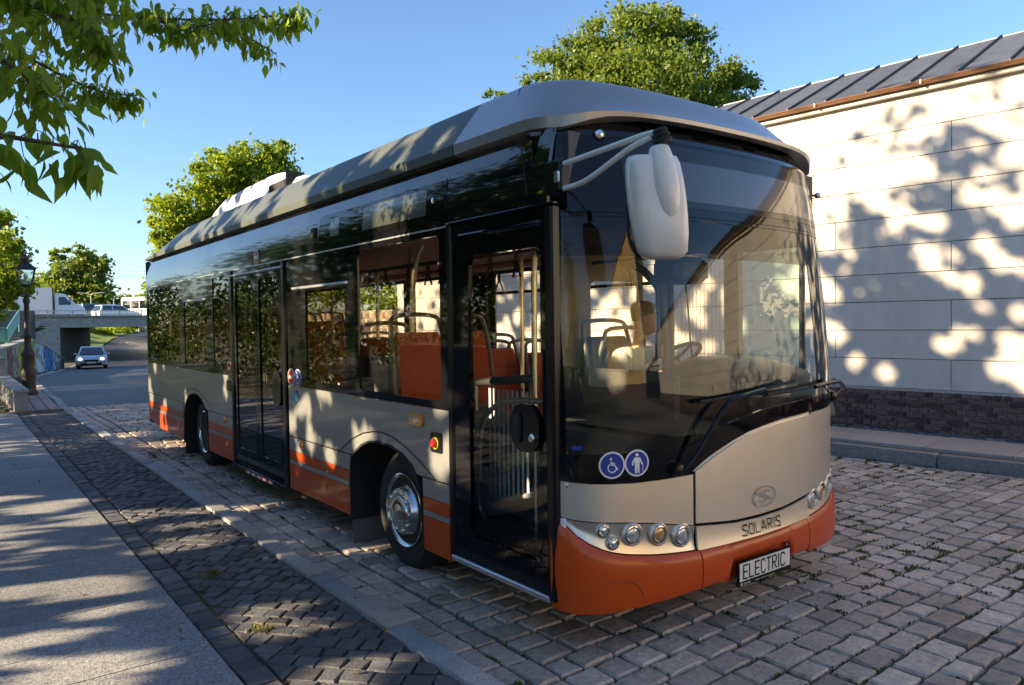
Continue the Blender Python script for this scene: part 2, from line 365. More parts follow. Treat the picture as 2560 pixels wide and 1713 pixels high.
while y < 15:
    p = rng.uniform(.138, .17); x = -.135+rng.uniform(-.0, .02)-(.12 if rng.random() < .5 else 0)*0; first = rng.uniform(.1, .24); L = first
    xe = rk(y)-.175
    while x < xe-.05:
        L2 = min(L, xe-x)
        wav = lambda X, k: .014*math.sin(X*1.1+k*.9)+.012*math.sin(X*.37+y*.2)
        gx, gy = rng.uniform(.006, .013), rng.uniform(.006, .012)
        j = lambda s=.006: rng.uniform(-s, s)
        cells.append([(x+gx+j(), y+gy+wav(x, y)+j(.004)), (x+L2-gx+j(), y+gy+wav(x+L2, y)+j(.004)), (x+L2-gx+j(), y+p-gy+wav(x+L2, y+p)+j(.004)), (x+gx+j(), y+p-gy+wav(x, y+p)+j(.004))])
        x += L; L = rng.uniform(.17, .29)
    y += p
def wav_z(x, y): return .008*math.sin(x*1.7+y*.6)+.006*math.sin(y*2.3-x*.8)
def in_view(c, m=40):
    X, Y, Z = project((c[0], c[1], 0)); return Z > .3 and -m < X < 2560+m and Y < 1713+m
near = []
for c in cells:
    cx = sum(p[0] for p in c)/4; cyy = sum(p[1] for p in c)/4
    d = math.hypot(cx-CAM[0], cyy-CAM[1]); hid = .25 < cx < 2.7 and cyy > .1+0.5*cx*0
    near.append((d+(50 if not in_view((cx, cyy)) else 0)+(30 if hid else 0), c, cx, cyy))
near.sort(key=lambda t: t[0])
rest = MB()
def sett_tint(x, y): return min(1, max(0, rng.gauss(.55, .2)+.1*math.sin(x*.9+y*.5)))
for i, (d, c, cx, cyy) in enumerate(near):
    z = wav_z(cx, cyy)+rng.uniform(-.004, .004); t = sett_tint(cx, cyy)
    if i < 300:
        o = obj('sett', MB().stone(c, z, .05, rng.uniform(.008, .016), rng, rng.uniform(.0, .003), t=t, wob=.007, tilt=.004), 'setts', road, smooth=30)
    elif d < 60: rest.stone(c, z, .04, .011, rng, .002, t=t, sub=(d < 14), wob=.006)
stuff(obj('sett_field', rest, 'setts', road, smooth=30))
# ---- left kerb of pale granite stones
kb = MB(); kb.box((-.49, 6, -.06), (.15, 18.4, .08)); kerb = struct('left_kerb', kb, 'joint_earth')
y = -2.9; cuts = [-2.9, -1.7, -.45, .78, 1.849, 2.879, 4.037, 5.335, 6.946, 8.005, 9.2, 10.4, 11.5, 12.7, 13.8, 15.0]
for a0, b0 in zip(cuts, cuts[1:]):
    j = rng.uniform(-.008, .008)
    obj('kerb_stone', MB().stone([(-.553+j, a0+.008), (-.423+j, a0+.008), (-.423+j, b0-.008), (-.553+j, b0-.008)], .032+rng.uniform(-.003, .004), .1, .012, rng, .001, t=rng.random(), wob=.007, tilt=.001), 'kerb_granite', kerb, smooth=50)
for k, (y0, y1) in enumerate([(15, 17), (17, 19), (19, 22), (22, 25), (25, 28.5), (28.5, 32.5), (32.5, 37), (37, 41), (41, 45), (45, 49), (49, 53), (53, 57), (57, 64)]):
    p = [(lx(y0)-.14, y0+.01), (lx(y0), y0+.01), (lx(y1), y1-.01), (lx(y1)-.14, y1-.01)]
    m = MB().stone(p, 0, .12, .012, rng, 0, t=rng.random(), sub=False)
    m.v = [(a_, b_, c_+gz(b_)+.06) for a_, b_, c_ in m.v]; obj('kerb_stone', m, 'kerb_granite', kerb, smooth=50)
# ---- strip of small dark setts laid diagonally, edged by a straight course
sb = MB(); sb.grid([[(x, y, .005) for x in (-1.36, -.55)] for y in (14.4, 5, -2.9)]); strip = struct('setts_strip', sb, 'joint_sand')
sc = []
y = -2.8
while y < 14.3:
    L = rng.uniform(.13, .19); sc.append([(-1.335, y+.006), (-1.205, y+.006), (-1.205, y+L-.006), (-1.335, y+L-.006)]); y += L
q = .114; c45 = math.cos(R(44)); s45 = math.sin(R(44))
u = -16.
while u < 16:
    wq = rng.uniform(.098, .132); v = -16+rng.uniform(0, .1)
    while v < 16:
        lq = rng.uniform(.098, .15); jj = lambda: rng.uniform(-.008, .008)
        P = [(u+.004, v+.004), (u+wq-.004, v+.004), (u+wq-.004, v+lq-.004), (u+.004, v+lq-.004)]; v += lq
        P = [(a_*c45-b_*s45-1+jj(), a_*s45+b_*c45+5+jj()) for a_, b_ in P]
        cx = sum(p[0] for p in P)/4; cyy = sum(p[1] for p in P)/4
        if not (-1.3 < cx < -.45 and -2.8 < cyy < 14.3): continue
        P = clip_poly(clip_poly(P, -1, 0, 1.193), 1, 0, -.563)
        if len(P) > 2 and area(P) > .0035: sc.append(P)
    u += wq
ns = []
for c in sc:
    cx = sum(p[0] for p in c)/len(c); cyy = sum(p[1] for p in c)/len(c)
    ns.append((math.hypot(cx-CAM[0], cyy-CAM[1])+(50 if not in_view((cx, cyy)) else 0), c, cx, cyy))
ns.sort(key=lambda t: t[0]); rest = MB()
for i, (d, c, cx, cyy) in enumerate(ns):
    z = .018+rng.uniform(-.005, .005)+.004*math.sin(cyy*3); t = min(1, max(0, rng.gauss(.5, .22)+(.25 if rng.random() < .06 else 0)))
    if i < 300: obj('small_sett', MB().stone(c, z, .04, rng.uniform(.005, .010), rng, .001, t=t, wob=.006, tilt=.004), 'strip_setts', strip, smooth=30)
    else: rest.stone(c, z, .03, .012, rng, .003, t=t, sub=(d < 12), wob=.004)
stuff(obj('small_sett_field', rest, 'strip_setts', strip, smooth=30))
# ---- pavement of granite slabs
pb = MB(); pb.grid([[(x, y, -.02) for x in (-9, -1.33)] for y in (14.55, -6)]); pave = struct('pavement', pb, 'joint_earth')
y = -2.85; k = 0
joints = [-2.9, -2.2, -1.5, -.75, -.05, .55, 1.123, 1.55, 2.082, 2.70, 3.257, 3.955, 4.617, 5.35, 6.075, 6.75, 7.5, 8.3, 9.05, 9.8, 10.6, 11.3, 12.03, 12.8, 13.6, 14.4]
for a0, b0 in zip(joints, joints[1:]):
    for x0, x1 in ((-2.9, -1.348), (-4.4, -2.905), (-5.9, -4.405)):
        dy = .06
        obj('slab', MB().stone([(x0+.003, a0+.003+dy*(x0+1.35)*-.0), (x1-.002, a0+.003), (x1-.002, b0-.003), (x0+.003, b0-.003)], .032+rng.uniform(-.0015, .0015), .06, .004, rng, 0, t=rng.random(), sub=False, tilt=.0003), 'granite', pave, smooth=40)
# ---- brick pavers of the far pavement between parapet, lamp and kerb
fpv = MB(); yf = [14.45, 17, 19, 22, 25, 28.5, 32.5, 37, 41, 45, 49, 53, 57, 64]
fpv.grid([[(x, y, gz(y)+.035) for x in (lx(y)-.14-(1.2 if y > 25 else .95), lx(y)-.145)] for y in yf][::-1])
far_pave = struct('far_pavement', fpv, 'joint_earth')
pm = MB(); y = 14.46
while y < 27:
    L = .24
    for r in range(4):
        x0 = lx(y)-.15-.215*(r+1); pm.stone([(x0+.006, y+.006), (x0+.209, y+.006), (x0+.209+lx(y+L)-lx(y), y+L-.006), (x0+.006+lx(y+L)-lx(y), y+L-.006)], gz(y)+.05, .05, .008, rng, .001, t=rng.random(), sub=False)
    y += L
stuff(obj('paver_field', pm, 'pavers', far_pave, smooth=50))
# ---- right kerb, pavement slabs and the strip of small setts along the wall
WD = np.array([-.1054, .9944, 0]); WN = np.array([.9944, .1054, 0])
def wl(s, t, z): return np.array([7.95, 2, 0])+WD*s+WN*t+np.array([0, 0, z])
rp_ = MB(); rp_.add([wl(-45, -1.75, .09), wl(-45, .05, .09), wl(13, .05, .09), wl(13, -1.75, .09)], [(0, 1, 2, 3)]); rpave = struct('right_pavement', rp_, 'joint_earth')
rkb = MB(); rkb.prism([wl(-30, -1.72, .08), wl(-30, -1.66, .08), wl(-30, -1.66, -.1), wl(-30, -1.72, -.1)], WD*43); rkerb = struct('right_kerb', rkb, 'joint_earth')
s = -6.0
while s < 12.5:
    L = rng.uniform(.85, 1.25); j = rng.uniform(-.012, .012)
    P = [wl(s+.008, -1.80+j, 0), wl(s+.008, -1.655, 0), wl(s+L-.008, -1.655, 0), wl(s+L-.008, -1.80+j, 0)]
    obj('kerb_stone', MB().stone([p[:2] for p in P], .135+rng.uniform(-.004, .004), .2, .016, rng, 0, t=rng.random(), wob=.01, tilt=.001), 'dark_kerb', rkerb, smooth=50)
    P = [wl(s, -1.65, 0), wl(s, -1.42, 0), wl(s+L, -1.42, 0), wl(s+L, -1.65, 0)]
    s += L
s = -6.
while s < 12.5:
    P = [wl(s+.004, -1.35, 0), wl(s+.004, -.36, 0), wl(s+.996*.9, -.36, 0), wl(s+.996*.9, -1.35, 0)]
    obj('slab', MB().stone([p[:2] for p in P], .128, .05, .004, rng, 0, t=rng.random(), sub=False, tilt=.0004), mat('pink_slab', (.36, .30, .27), .85, noise=.35, nscale=60, bump=.3, bscale=120, tint=.12) if 'pink_slab' not in MATS else 'pink_slab', rpave, smooth=40)
    s += .9
ss = MB(); s = -3.
while s < 7:
    for r in range(3):
        t0 = -.345+r*.11; o_ = .05*(r % 2); P = [wl(s+o_+.005, t0+.005, 0), wl(s+o_+.005, t0+.105, 0), wl(s+o_+.105, t0+.105, 0), wl(s+o_+.105, t0+.005, 0)]
        ss.stone([p[:2] for p in P], .126+rng.uniform(-.004, .004), .04, .012, rng, .002, t=rng.random(), sub=False)
    s += .112
stuff(obj('small_sett_field', ss, 'strip_setts', rpave, smooth=50))
# ================================================================== PANELLED BUILDING (right)
B = thing('panelled_building', 'long pale building clad in wide plaster panels above a brick plinth, dark seamed metal roof', 'building', (7.95, 2, 0), .10563)
bk = MB(); bk.box((.16, -7, 2.34), (.24, 38.0, 4.56)); obj('wall', bk, 'joint_dark', B, 0)
zs = [.68, 1.08, 1.47, 1.86, 2.24, 2.62, 3.01, 3.40, 3.78, 4.16, 4.62]
for i in range(10):
    s = -.5 - 27 if i % 2 == 0 else 1.0 - 27
    while s < 12:
        s0, s1 = max(-26, s), min(12, s+3)
        if s1-s0 > .2: obj('wall_panel', MB().box((.02+rng.uniform(-.001, .001), (s0+s1)/2, (zs[i]+zs[i+1])/2), (.04, s1-s0-.009, zs[i+1]-zs[i]-.008), t=rng.random(), bev=.004), 'plaster', B, 40)
        s += 3
pl = MB(); pl.box((.014, -7, .34), (.08, 38, .68)); obj('plinth', pl, 'mortar', B, 0)
row = MB(); nb = 0
bm_ = []
for v in range(10):
    m = MB(); bt = rng.random()
    m.box((0, 0, 0), ((.055), .207 if v < 6 else .094, .057), bev=.006, t=bt); bm_.append(m.mesh('brick', 'brick', 40))
for r in range(8):
    z = .115+r*.0725; s = -25.9+(r % 2)*.06
    hd = r % 3 == 1
    while s < 12:
        L = .112 if (hd or rng.random() < .22) else .225
        v = rng.randrange(6, 10) if L < .2 else rng.randrange(6)
        c = (-.034+rng.uniform(-.004, .004), s+L/2, z+rng.uniform(-.002, .002))
        if -2.3 < s < 2.6 and nb < 300:
            nb += 1; o = link('brick', bm_[v], B, c); o.rotation_euler = (rng.uniform(-.02, .02), rng.uniform(-.02, .02), rng.uniform(-.03, .03))
        else: row.box(c, (.05, L-.018, .057), t=rng.random())
        s += L
stuff(obj('brick_field', row, 'brick', B, 0))
# roof: separate seamed sheets, ridge and eaves trim
RS = .477; RDp = 1.88
def rl(t, s, h=0): return (t, s, 4.725+(t+.10)*RS+h)
s = -.03-.565*46
while s < 12:
    m = MB(); e = s+.565; m.add([rl(-.10, s), rl(-.10, e-.004), rl(RDp, e-.004), rl(RDp, s), rl(-.1, s, -.03), rl(-.1, e-.004, -.03), rl(RDp, e-.004, -.03), rl(RDp, s, -.03)], [(0, 3, 2, 1), (4, 5, 6, 7), (0, 1, 5, 4), (1, 2, 6, 5), (2, 3, 7, 6), (3, 0, 4, 7)], t=rng.random())
    obj('roof_sheet', m, 'roof_metal', B, 0)
    m = MB(); m.prism([rl(-.1, s-.012, .001), rl(-.1, s+.012, .001), rl(-.1, s+.008, .035), rl(-.1, s-.008, .035)], np.array(rl(RDp, s))-np.array(rl(-.1, s))); obj('roof_seam', m, 'roof_seam', B, 0)
    s += .565
m = MB(); m.prism([rl(RDp-.03, -26, .012), rl(RDp+.04, -26, -.02), rl(RDp+.06, -26, -.1), rl(RDp-.03, -26, -.03)], (0, 38, 0)); obj('ridge_cap', m, 'roof_metal', B, 0)
m = MB(); m.prism([rl(RDp+.06, -26, .0), rl(4.2, -26, -2.2), rl(4.2, -26, -2.4), rl(RDp+.06, -26, -.2)], (0, 38, 0)); obj('rear_roof_slope', m, 'roof_metal', B, 0)
m = MB(); m.box((2.2, -7, 2.4), (4, 37.9, 4.5)); m.f = m.f[:]; obj('core', m, 'joint_dark', B, 0)
m = MB(); prof = [(-.18, 4.672), (-.11, 4.664), (-.09, 4.715), (-.10, 4.722), (-.19, 4.703), (-.205, 4.71), (-.215, 4.70)]
m.prism([(p[0], -26, p[1]) for p in prof], (0, 38, 0)); obj('gutter', m, 'copper', B, 0)
m = MB(); m.box((-.045, -7, 4.632), (.10, 38, .05)); obj('eaves_board', m, 'cream', B, 0)
for s in np.arange(-10, 12, 1.4): obj('gutter_bracket', MB().box((-.155, s, 4.69), (.13, .02, .055)), 'copper', B, 0)
# ---- rubble wall beyond the building
RW = thing('rubble_wall', 'sunlit rubble stone wall along the road beyond the panelled building', 'wall', tuple(wl(12.3, 0, 0)), .10563)
m = MB(); m.box((.2, 6.5, .95), (.3, 13, 2.1)); obj('core', m, 'mortar', RW, 0)
y = 0.; sm = MB(); n_ = 0
for r in range(9):
    y = rng.uniform(-.2, 0)
    while y < 13:
        L = rng.uniform(.22, .48); h = .215
        P = [(y+.012, r*h+.01+rng.uniform(-.02, .02)), (y+L-.012, r*h+.01+rng.uniform(-.02, .02)), (y+L-.012+rng.uniform(-.03, .03), r*h+h-.01+rng.uniform(-.02, .02)), (y+.012, r*h+h-.01+rng.uniform(-.02, .02))]
        m = MB().stone(P, .0, .06, .025, rng, .01, t=rng.random(), sub=False)
        m.v = [(.02-c_, a_, b_+.05) for a_, b_, c_ in m.v]
        if n_ < 120 and y < 4: obj('stone', m, 'rubble', RW, 50); n_ += 1
        else: sm.add(m.v, m.f, 0, m.t[0])
        y += L
stuff(obj('stone_field', sm, 'rubble', RW, 50))
# ================================================================== YELLOW BUILDING behind the camera, mirrored in the windscreen
Y = thing('yellow_building', 'tall yellow rendered building with narrow windows and brick plinth mirrored in the windscreen', 'building', (9.6, -32, 0), -.456)
m = MB(); m.box((3, -23, 7.9), (6, 46, 14.0)); obj('wall', m, 'yellow_render', Y, 0)
m = MB(); m.box((2.98, -23, .75), (6.1, 46.1, 1.5)); obj('plinth', m, 'brick', Y, 0)
for k in range(33):
    obj('quoin', MB().box((.1, -.02, 1.7+k*.4), (.26 if k % 2 else .34, .6 if k % 2 else .9, .36)), 'cream', Y, 0)
for f in range(3):
    for k in range(15):
        c = (-.02, -3.2-k*2.9, 3.5+f*3.6)
        w = obj('window', MB().box(c, (.10, .8, 2.1)), 'interior_dark', Y, 0)
        obj('sill', MB().box((-.08, c[1], c[2]-1.1), (.2, 1.0, .1)), 'cream', w, 0); obj('frame', MB().box((-.075, c[1], c[2]), (.02, .06, 2.1)), 'cream', w, 0)
m = MB(); m.prism([(-.3, .2, 14.9), (3, .2, 17), (6.3, .2, 14.9)], (0, -46.4, 0)); obj('roof', m, 'copper', Y, 0)
# ================================================================== LOW PARAPET, LAMP, GRAFFITI WALL, STAIRS, BRIDGE
P = thing('low_parapet', 'low weathered concrete parapet with a coping beside the far pavement', 'wall', (-1.25, 14.5, 0))
m = MB(); m.prism([(-.11, 0, -.05), (.11, 0, -.05), (.11, 0, .40), (-.11, 0, .40)], (0, 5.3, 0)); obj('wall', m, 'concrete', P, 0)
yk = [0, 1.4, 2.8, 4.1, 5.3]
for a0, b0 in zip(yk, yk[1:]): obj('coping', MB().box((0, (a0+b0)/2, .435), (.28, b0-a0-.012, .07), bev=.012, t=rng.random()), 'concrete', P, 40)
m = MB(); m.box((-.05, 6.6, .45), (.2, 2.4, .95), bev=.01); obj('pier', m, 'concrete', P, 40)
BW = thing('boundary_wall', 'low dark stone wall left of the pavement mirrored in the bus windows', 'wall', (-6.9, -9, 0))
m = MB(); m.box((0, 11.5, .5), (.3, 23, 1.1)); obj('wall', m, 'step_stone', BW, 0)
for k in range(15): obj('coping', MB().box((0, .8+k*1.53, 1.09), (.4, 1.5, .09), bev=.012, t=rng.random()), 'concrete', BW, 40)
# old street lamp
L = thing('street_lamp', 'old black cast iron street lamp with four sided glass lantern beside the parapet', 'street lamp', (-.725, 19.7, gz(19.7)+.05))
m = MB(); m.lathe([(.19, 0), (.19, .08), (.165, .10), (.15, .18), (.155, .5), (.165, .62), (.15, .66), (.135, .72), (.14, .98), (.155, 1.02), (.155, 1.07), (.12, 1.12)], 16); obj('base', m, 'iron', L, 40)
m = MB(); m.lathe([(.12, 1.12), (.085, 1.2), (.075, 1.45), (.095, 1.5), (.07, 1.56), (.058, 2.3), (.08, 2.36), (.085, 2.42), (.055, 2.47), (.06, 2.5)], 16); obj('post', m, 'iron', L, 40)
m = MB(); m.lathe([(.11, 2.48), (.12, 2.52), (.035, 2.56), (.03, 2.73), (.05, 2.77)], 12); obj('collar', m, 'iron', L, 40)
def frus(mb, z0, r0, z1, r1, w):
    c0 = [(-r0, -r0, z0), (r0, -r0, z0), (r0, r0, z0), (-r0, r0, z0)]; c1 = [(-r1, -r1, z1), (r1, -r1, z1), (r1, r1, z1), (-r1, r1, z1)]
    for a_, b_ in zip(c0, c1): mb.tube([a_, b_], w, 6)
    for c in (c0, c1):
        for i in range(4): mb.tube([c[i], c[(i+1) % 4]], w, 6)
    return c0, c1
m = MB(); c0, c1 = frus(m, 2.79, .125, 3.19, .20, .012); lan = obj('lantern_frame', m, 'iron', L, 30)
for i in range(4): obj('pane', MB().add([c0[i], c0[(i+1) % 4], c1[(i+1) % 4], c1[i]], [(0, 1, 2, 3)]), 'lantern_glass', lan, 0)
m = MB(); m.add([(-.235, -.235, 3.19), (.235, -.235, 3.19), (.235, .235, 3.19), (-.235, .235, 3.19), (-.13, -.13, 3.29), (.13, -.13, 3.29), (.13, .13, 3.29), (-.13, .13, 3.29), (-.06, -.06, 3.36), (.06, -.06, 3.36), (.06, .06, 3.36), (-.06, .06, 3.36)], [(3, 2, 1, 0)]+[(r*4+i, r*4+(i+1) % 4, r*4+4+(i+1) % 4, r*4+4+i) for r in range(2) for i in range(4)]+[(8, 9, 10, 11)])
obj('lantern_roof', m, 'iron', L, 30)
m = MB(); m.lathe([(.07, 3.35), (.085, 3.37), (.085, 3.43), (.10, 3.45), (.05, 3.49), (.02, 3.51), (.03, 3.54), (.008, 3.58), (0, 3.64)], 12); obj('finial', m, 'iron', L, 40)
m = MB(); m.lathe([(.03, 2.80), (.035, 2.9), (.05, 2.95), (.05, 3.05), (0, 3.09)], 12); obj('bulb', m, 'lamp_clear', L, 40)
# graffiti wall
GW = thing('graffiti_wall', 'retaining wall sprayed with yellow, blue and white graffiti along the left kerb', 'wall')
gp = [(-1.05, 26, .92), (-.5, 33, .84), (.55, 40, .93), (1.35, 45, .98), (2.4, 49.5, .55), (3.9, 55, -.45)]
m = MB(); m.grid([[(x, y, gz(y)-.2), (x, y, z), (x-.35, y+.1, z), (x-.35, y+.1, gz(y)-.2)] for x, y, z in gp]); obj('wall_face', m, 'graffiti', GW, 0)
for (x, y, z), (x2, y2, z2) in zip(gp, gp[1:]):
    m = MB(); m.grid([[(X+.04, Y_, Z_), (X+.04, Y_, Z_+.09), (X-.42, Y_, Z_+.09), (X-.42, Y_, Z_)] for X, Y_, Z_ in ((x, y, z), (x2, y2, z2))], wrap=True); obj('coping', m, 'concrete', GW, 0)
# stairs up to the bridge with teal side panels
ST = thing('stairway', 'grey concrete stairway climbing to the bridge behind the graffiti wall', 'stairs', (-1.6, 40, 0))
for k in range(16): obj('step', MB().box((.6+k*.14, 2+k*.95, .1+k*.075), (2.6, 1.0, .9+k*.15)), 'step_stone', ST, 0)
TR = thing('teal_railing', 'teal painted sheet metal railing rising beside the stairs', 'railing')
for (a0, b0, h) in (((-1.6, 38.6, 1.02), (-.12, 39.4, 1.03), .62), ((-.08, 39.4, 1.03), (.62, 42.5, 1.95), .55)):
    a0, b0 = np.array(a0), np.array(b0); m = MB(); m.prism([a0, b0, b0+[0, 0, h], a0+[0, 0, h]], (.04, .04, 0)); obj('panel', m, 'teal_paint', TR, 0)
    m = MB(); m.tube([a0+[0, 0, h+.03], b0+[0, 0, h+.03]], .035, 8); obj('handrail', m, 'teal_paint', TR)
    for p in (a0, b0): m = MB(); m.tube([p+[0, 0, -.5], p+[0, 0, h]], .03, 8); obj('post', m, 'teal_paint', TR)
BY = 67.5
BR = thing('road_bridge', 'grey concrete road bridge crossing over the dip in the road', 'bridge', (0, BY, 0))
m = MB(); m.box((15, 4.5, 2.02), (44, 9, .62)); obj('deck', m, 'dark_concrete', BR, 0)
m = MB(); m.prism([(4.2, 0, 1.72), (5.6, 0, 1.66), (37, 0, 1.62), (37, 0, 2.55), (-7, 0, 2.55), (-7, 0, 2.05), (2.6, 0, 2.02)], (0, -.3, 0)); obj('fascia', m, 'concrete', BR, 0)
m = MB(); m.box((15, -.22, 2.58), (44, .6, .1)); obj('edge_beam', m, 'concrete', BR, 0)
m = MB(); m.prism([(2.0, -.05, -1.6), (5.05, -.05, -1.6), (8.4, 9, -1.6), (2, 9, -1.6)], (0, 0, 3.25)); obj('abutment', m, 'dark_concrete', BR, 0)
m = MB(); m.prism([(2.0, -.28, -1.6), (5.0, -.28, -1.6), (5.0, -.28, 1.75), (4.3, -.28, 1.72), (3.0, -.28, 1.15), (2.0, -.28, .9)], (0, .22, 0)); obj('wing_wall', m, 'concrete', BR, 0)
m = MB(); m.prism([(2.4, -.36, 1.35), (4.5, -.36, 2.1), (5.0, -.36, 2.1), (5.0, -.36, 2.5), (4.3, -.36, 2.5), (2.4, -.36, 1.8)], (0, .3, 0)); obj('wing_coping', m, 'concrete', BR, 0)
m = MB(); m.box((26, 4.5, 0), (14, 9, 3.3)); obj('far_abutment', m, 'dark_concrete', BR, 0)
m = MB(); m.box((-5, 5.0, .4), (14, 9, 4.2)); obj('embankment', m, 'step_stone', BR, 0)
for z in (3.02, 2.72): m = MB(); m.box((15, -.3, z), (44, .06, .06)); obj('rail', m, 'rail_metal', BR, 0)
for k in range(22): obj('rail_post', MB().box((-6+k*1.7, -.3, 2.83), (.09, .09, .5)), 'rail_metal', BR, 0)
m = MB()
for k in range(250): m.box((-6.9+k*.17, -.3, 2.86), (.03, .03, .36))
stuff(obj('baluster_field', m, 'rail_metal', BR, 0))
m = MB()
for k in range(90): m.box((-7+k*.14, 9.0, 3.15), (.035, .03, .75))
m.box((-.8, 9, 3.52), (12.5, .05, .05)); stuff(obj('far_baluster_field', m, 'rail_metal', BR, 0))
# overhead wires
for k, (ya, yb) in enumerate([(662, 681), (668.5, 689), (676, 694.5), (681, 698)]):
    a0, b0 = at(-60, ya, 75), at(420, yb, 84); m = MB(); m.tube([a0, (a0+b0)/2-[0, 0, .06], b0], .012, 5)
    tag(obj('overhead_wire', m, 'wire'), ['topmost thin overhead wire in the sky above the bridge', 'second thin overhead wire from the top above the bridge', 'third thin overhead wire from the top above the bridge', 'lowest thin overhead wire in the sky above the bridge'][k], 'wire', 'overhead wires above the bridge')
# lamps beyond the bridge
def tall_lamp(px, pyb, pyt, Z, arms, label):
    b0 = at(px, pyb, Z); t0 = at(px, pyt, Z); h = t0[2]-b0[2]
    T = thing('tall_street_lamp', label, 'street lamp', tuple(b0), 0, 'street lamps by the bridge')
    m = MB(); m.tube([(0, 0, 0), (0, 0, h*.5), (0, 0, h)], [.11, .085, .07], 8); obj('post', m, 'lamp_grey', T)
    for sx, rise in arms:
        e = CR*sx; m = MB(); m.tube([(0, 0, h-.05), (e[0]*.25, e[1]*.25, h+rise*.7), (e[0], e[1], h+rise)], .045, 6); obj('arm', m, 'lamp_grey', T)
        m = MB(); q = np.array([e[0], e[1], h+rise]); u = CR*np.sign(sx); m.tube([q, q+u*.3, q+u*.62], [.07, .12, .06], 8, flat=.6); obj('lamp_head', m, 'lamp_grey', T)
tall_lamp(231, 866, 738, 88, ((1.0, .25), (-1.0, .25)), 'tall two armed street lamp rising beyond the bridge between truck and teal car')
tall_lamp(286, 800, 748, 96, ((.5, .45),), 'small curved street lamp behind the white car on the bridge')
tall_lamp(348.5, 830, 752, 88, ((.35, .4),), 'slim curved street lamp closest to the rear of the bus')
# ================================================================== VEHICLES ON THE ROADS
def loft_body(mb, prof, w, inset=.06, top=None):
    """side profile [(x,z)] swept across width w with softened edges; top: (z0, slope) tumblehome"""
    cx = sum(p[0] for p in prof)/len(prof); cz = sum(p[1] for p in prof)/len(prof)
    rings = []
    for yv, k in ((-w/2, .90), (-w/2+inset, .985), (-w/2+inset*2, 1), (w/2-inset*2, 1), (w/2-inset, .985), (w/2, .90)):
        r = []
        for x, z in prof:
            X, Z_ = cx+(x-cx)*(1-(1-k)*.5), cz+(z-cz)*k
            yy_ = yv
            if top and z > top[0]: yy_ = math.copysign(max(.05, abs(yv)-(z-top[0])*top[1]), yv)
            r.append((X, yy_, Z_))
        rings.append(r)
    n = len(prof); mb.grid(rings, wrap=True); o = len(mb.v)-6*n
    mb.f += [tuple(o+i for i in range(n)), tuple(o+5*n+i for i in range(n-1, -1, -1))]; mb.m += [0, 0]; mb.t += [.5, .5]
    return mb
def wheel_simple(parent, x, y, r, w=.2):
    m = MB(); sgn = 1 if y > 0 else -1; m.lathe([(r*.6, -w/2), (r*.95, -w/2), (r, -w/2+.03), (r, w/2-.03), (r*.95, w/2), (r*.6, w/2)], 20, (x, y, r), (0, 1, 0)); wl_ = obj('wheel', m, 'rubber', parent)
    m = MB(); m.lathe([(r*.62, 0), (r*.58, .03), (r*.2, .01), (0, .02)], 16, (x, y+sgn*w*.42, r), (0, sgn, 0)); obj('rim', m, 'steel', wl_)
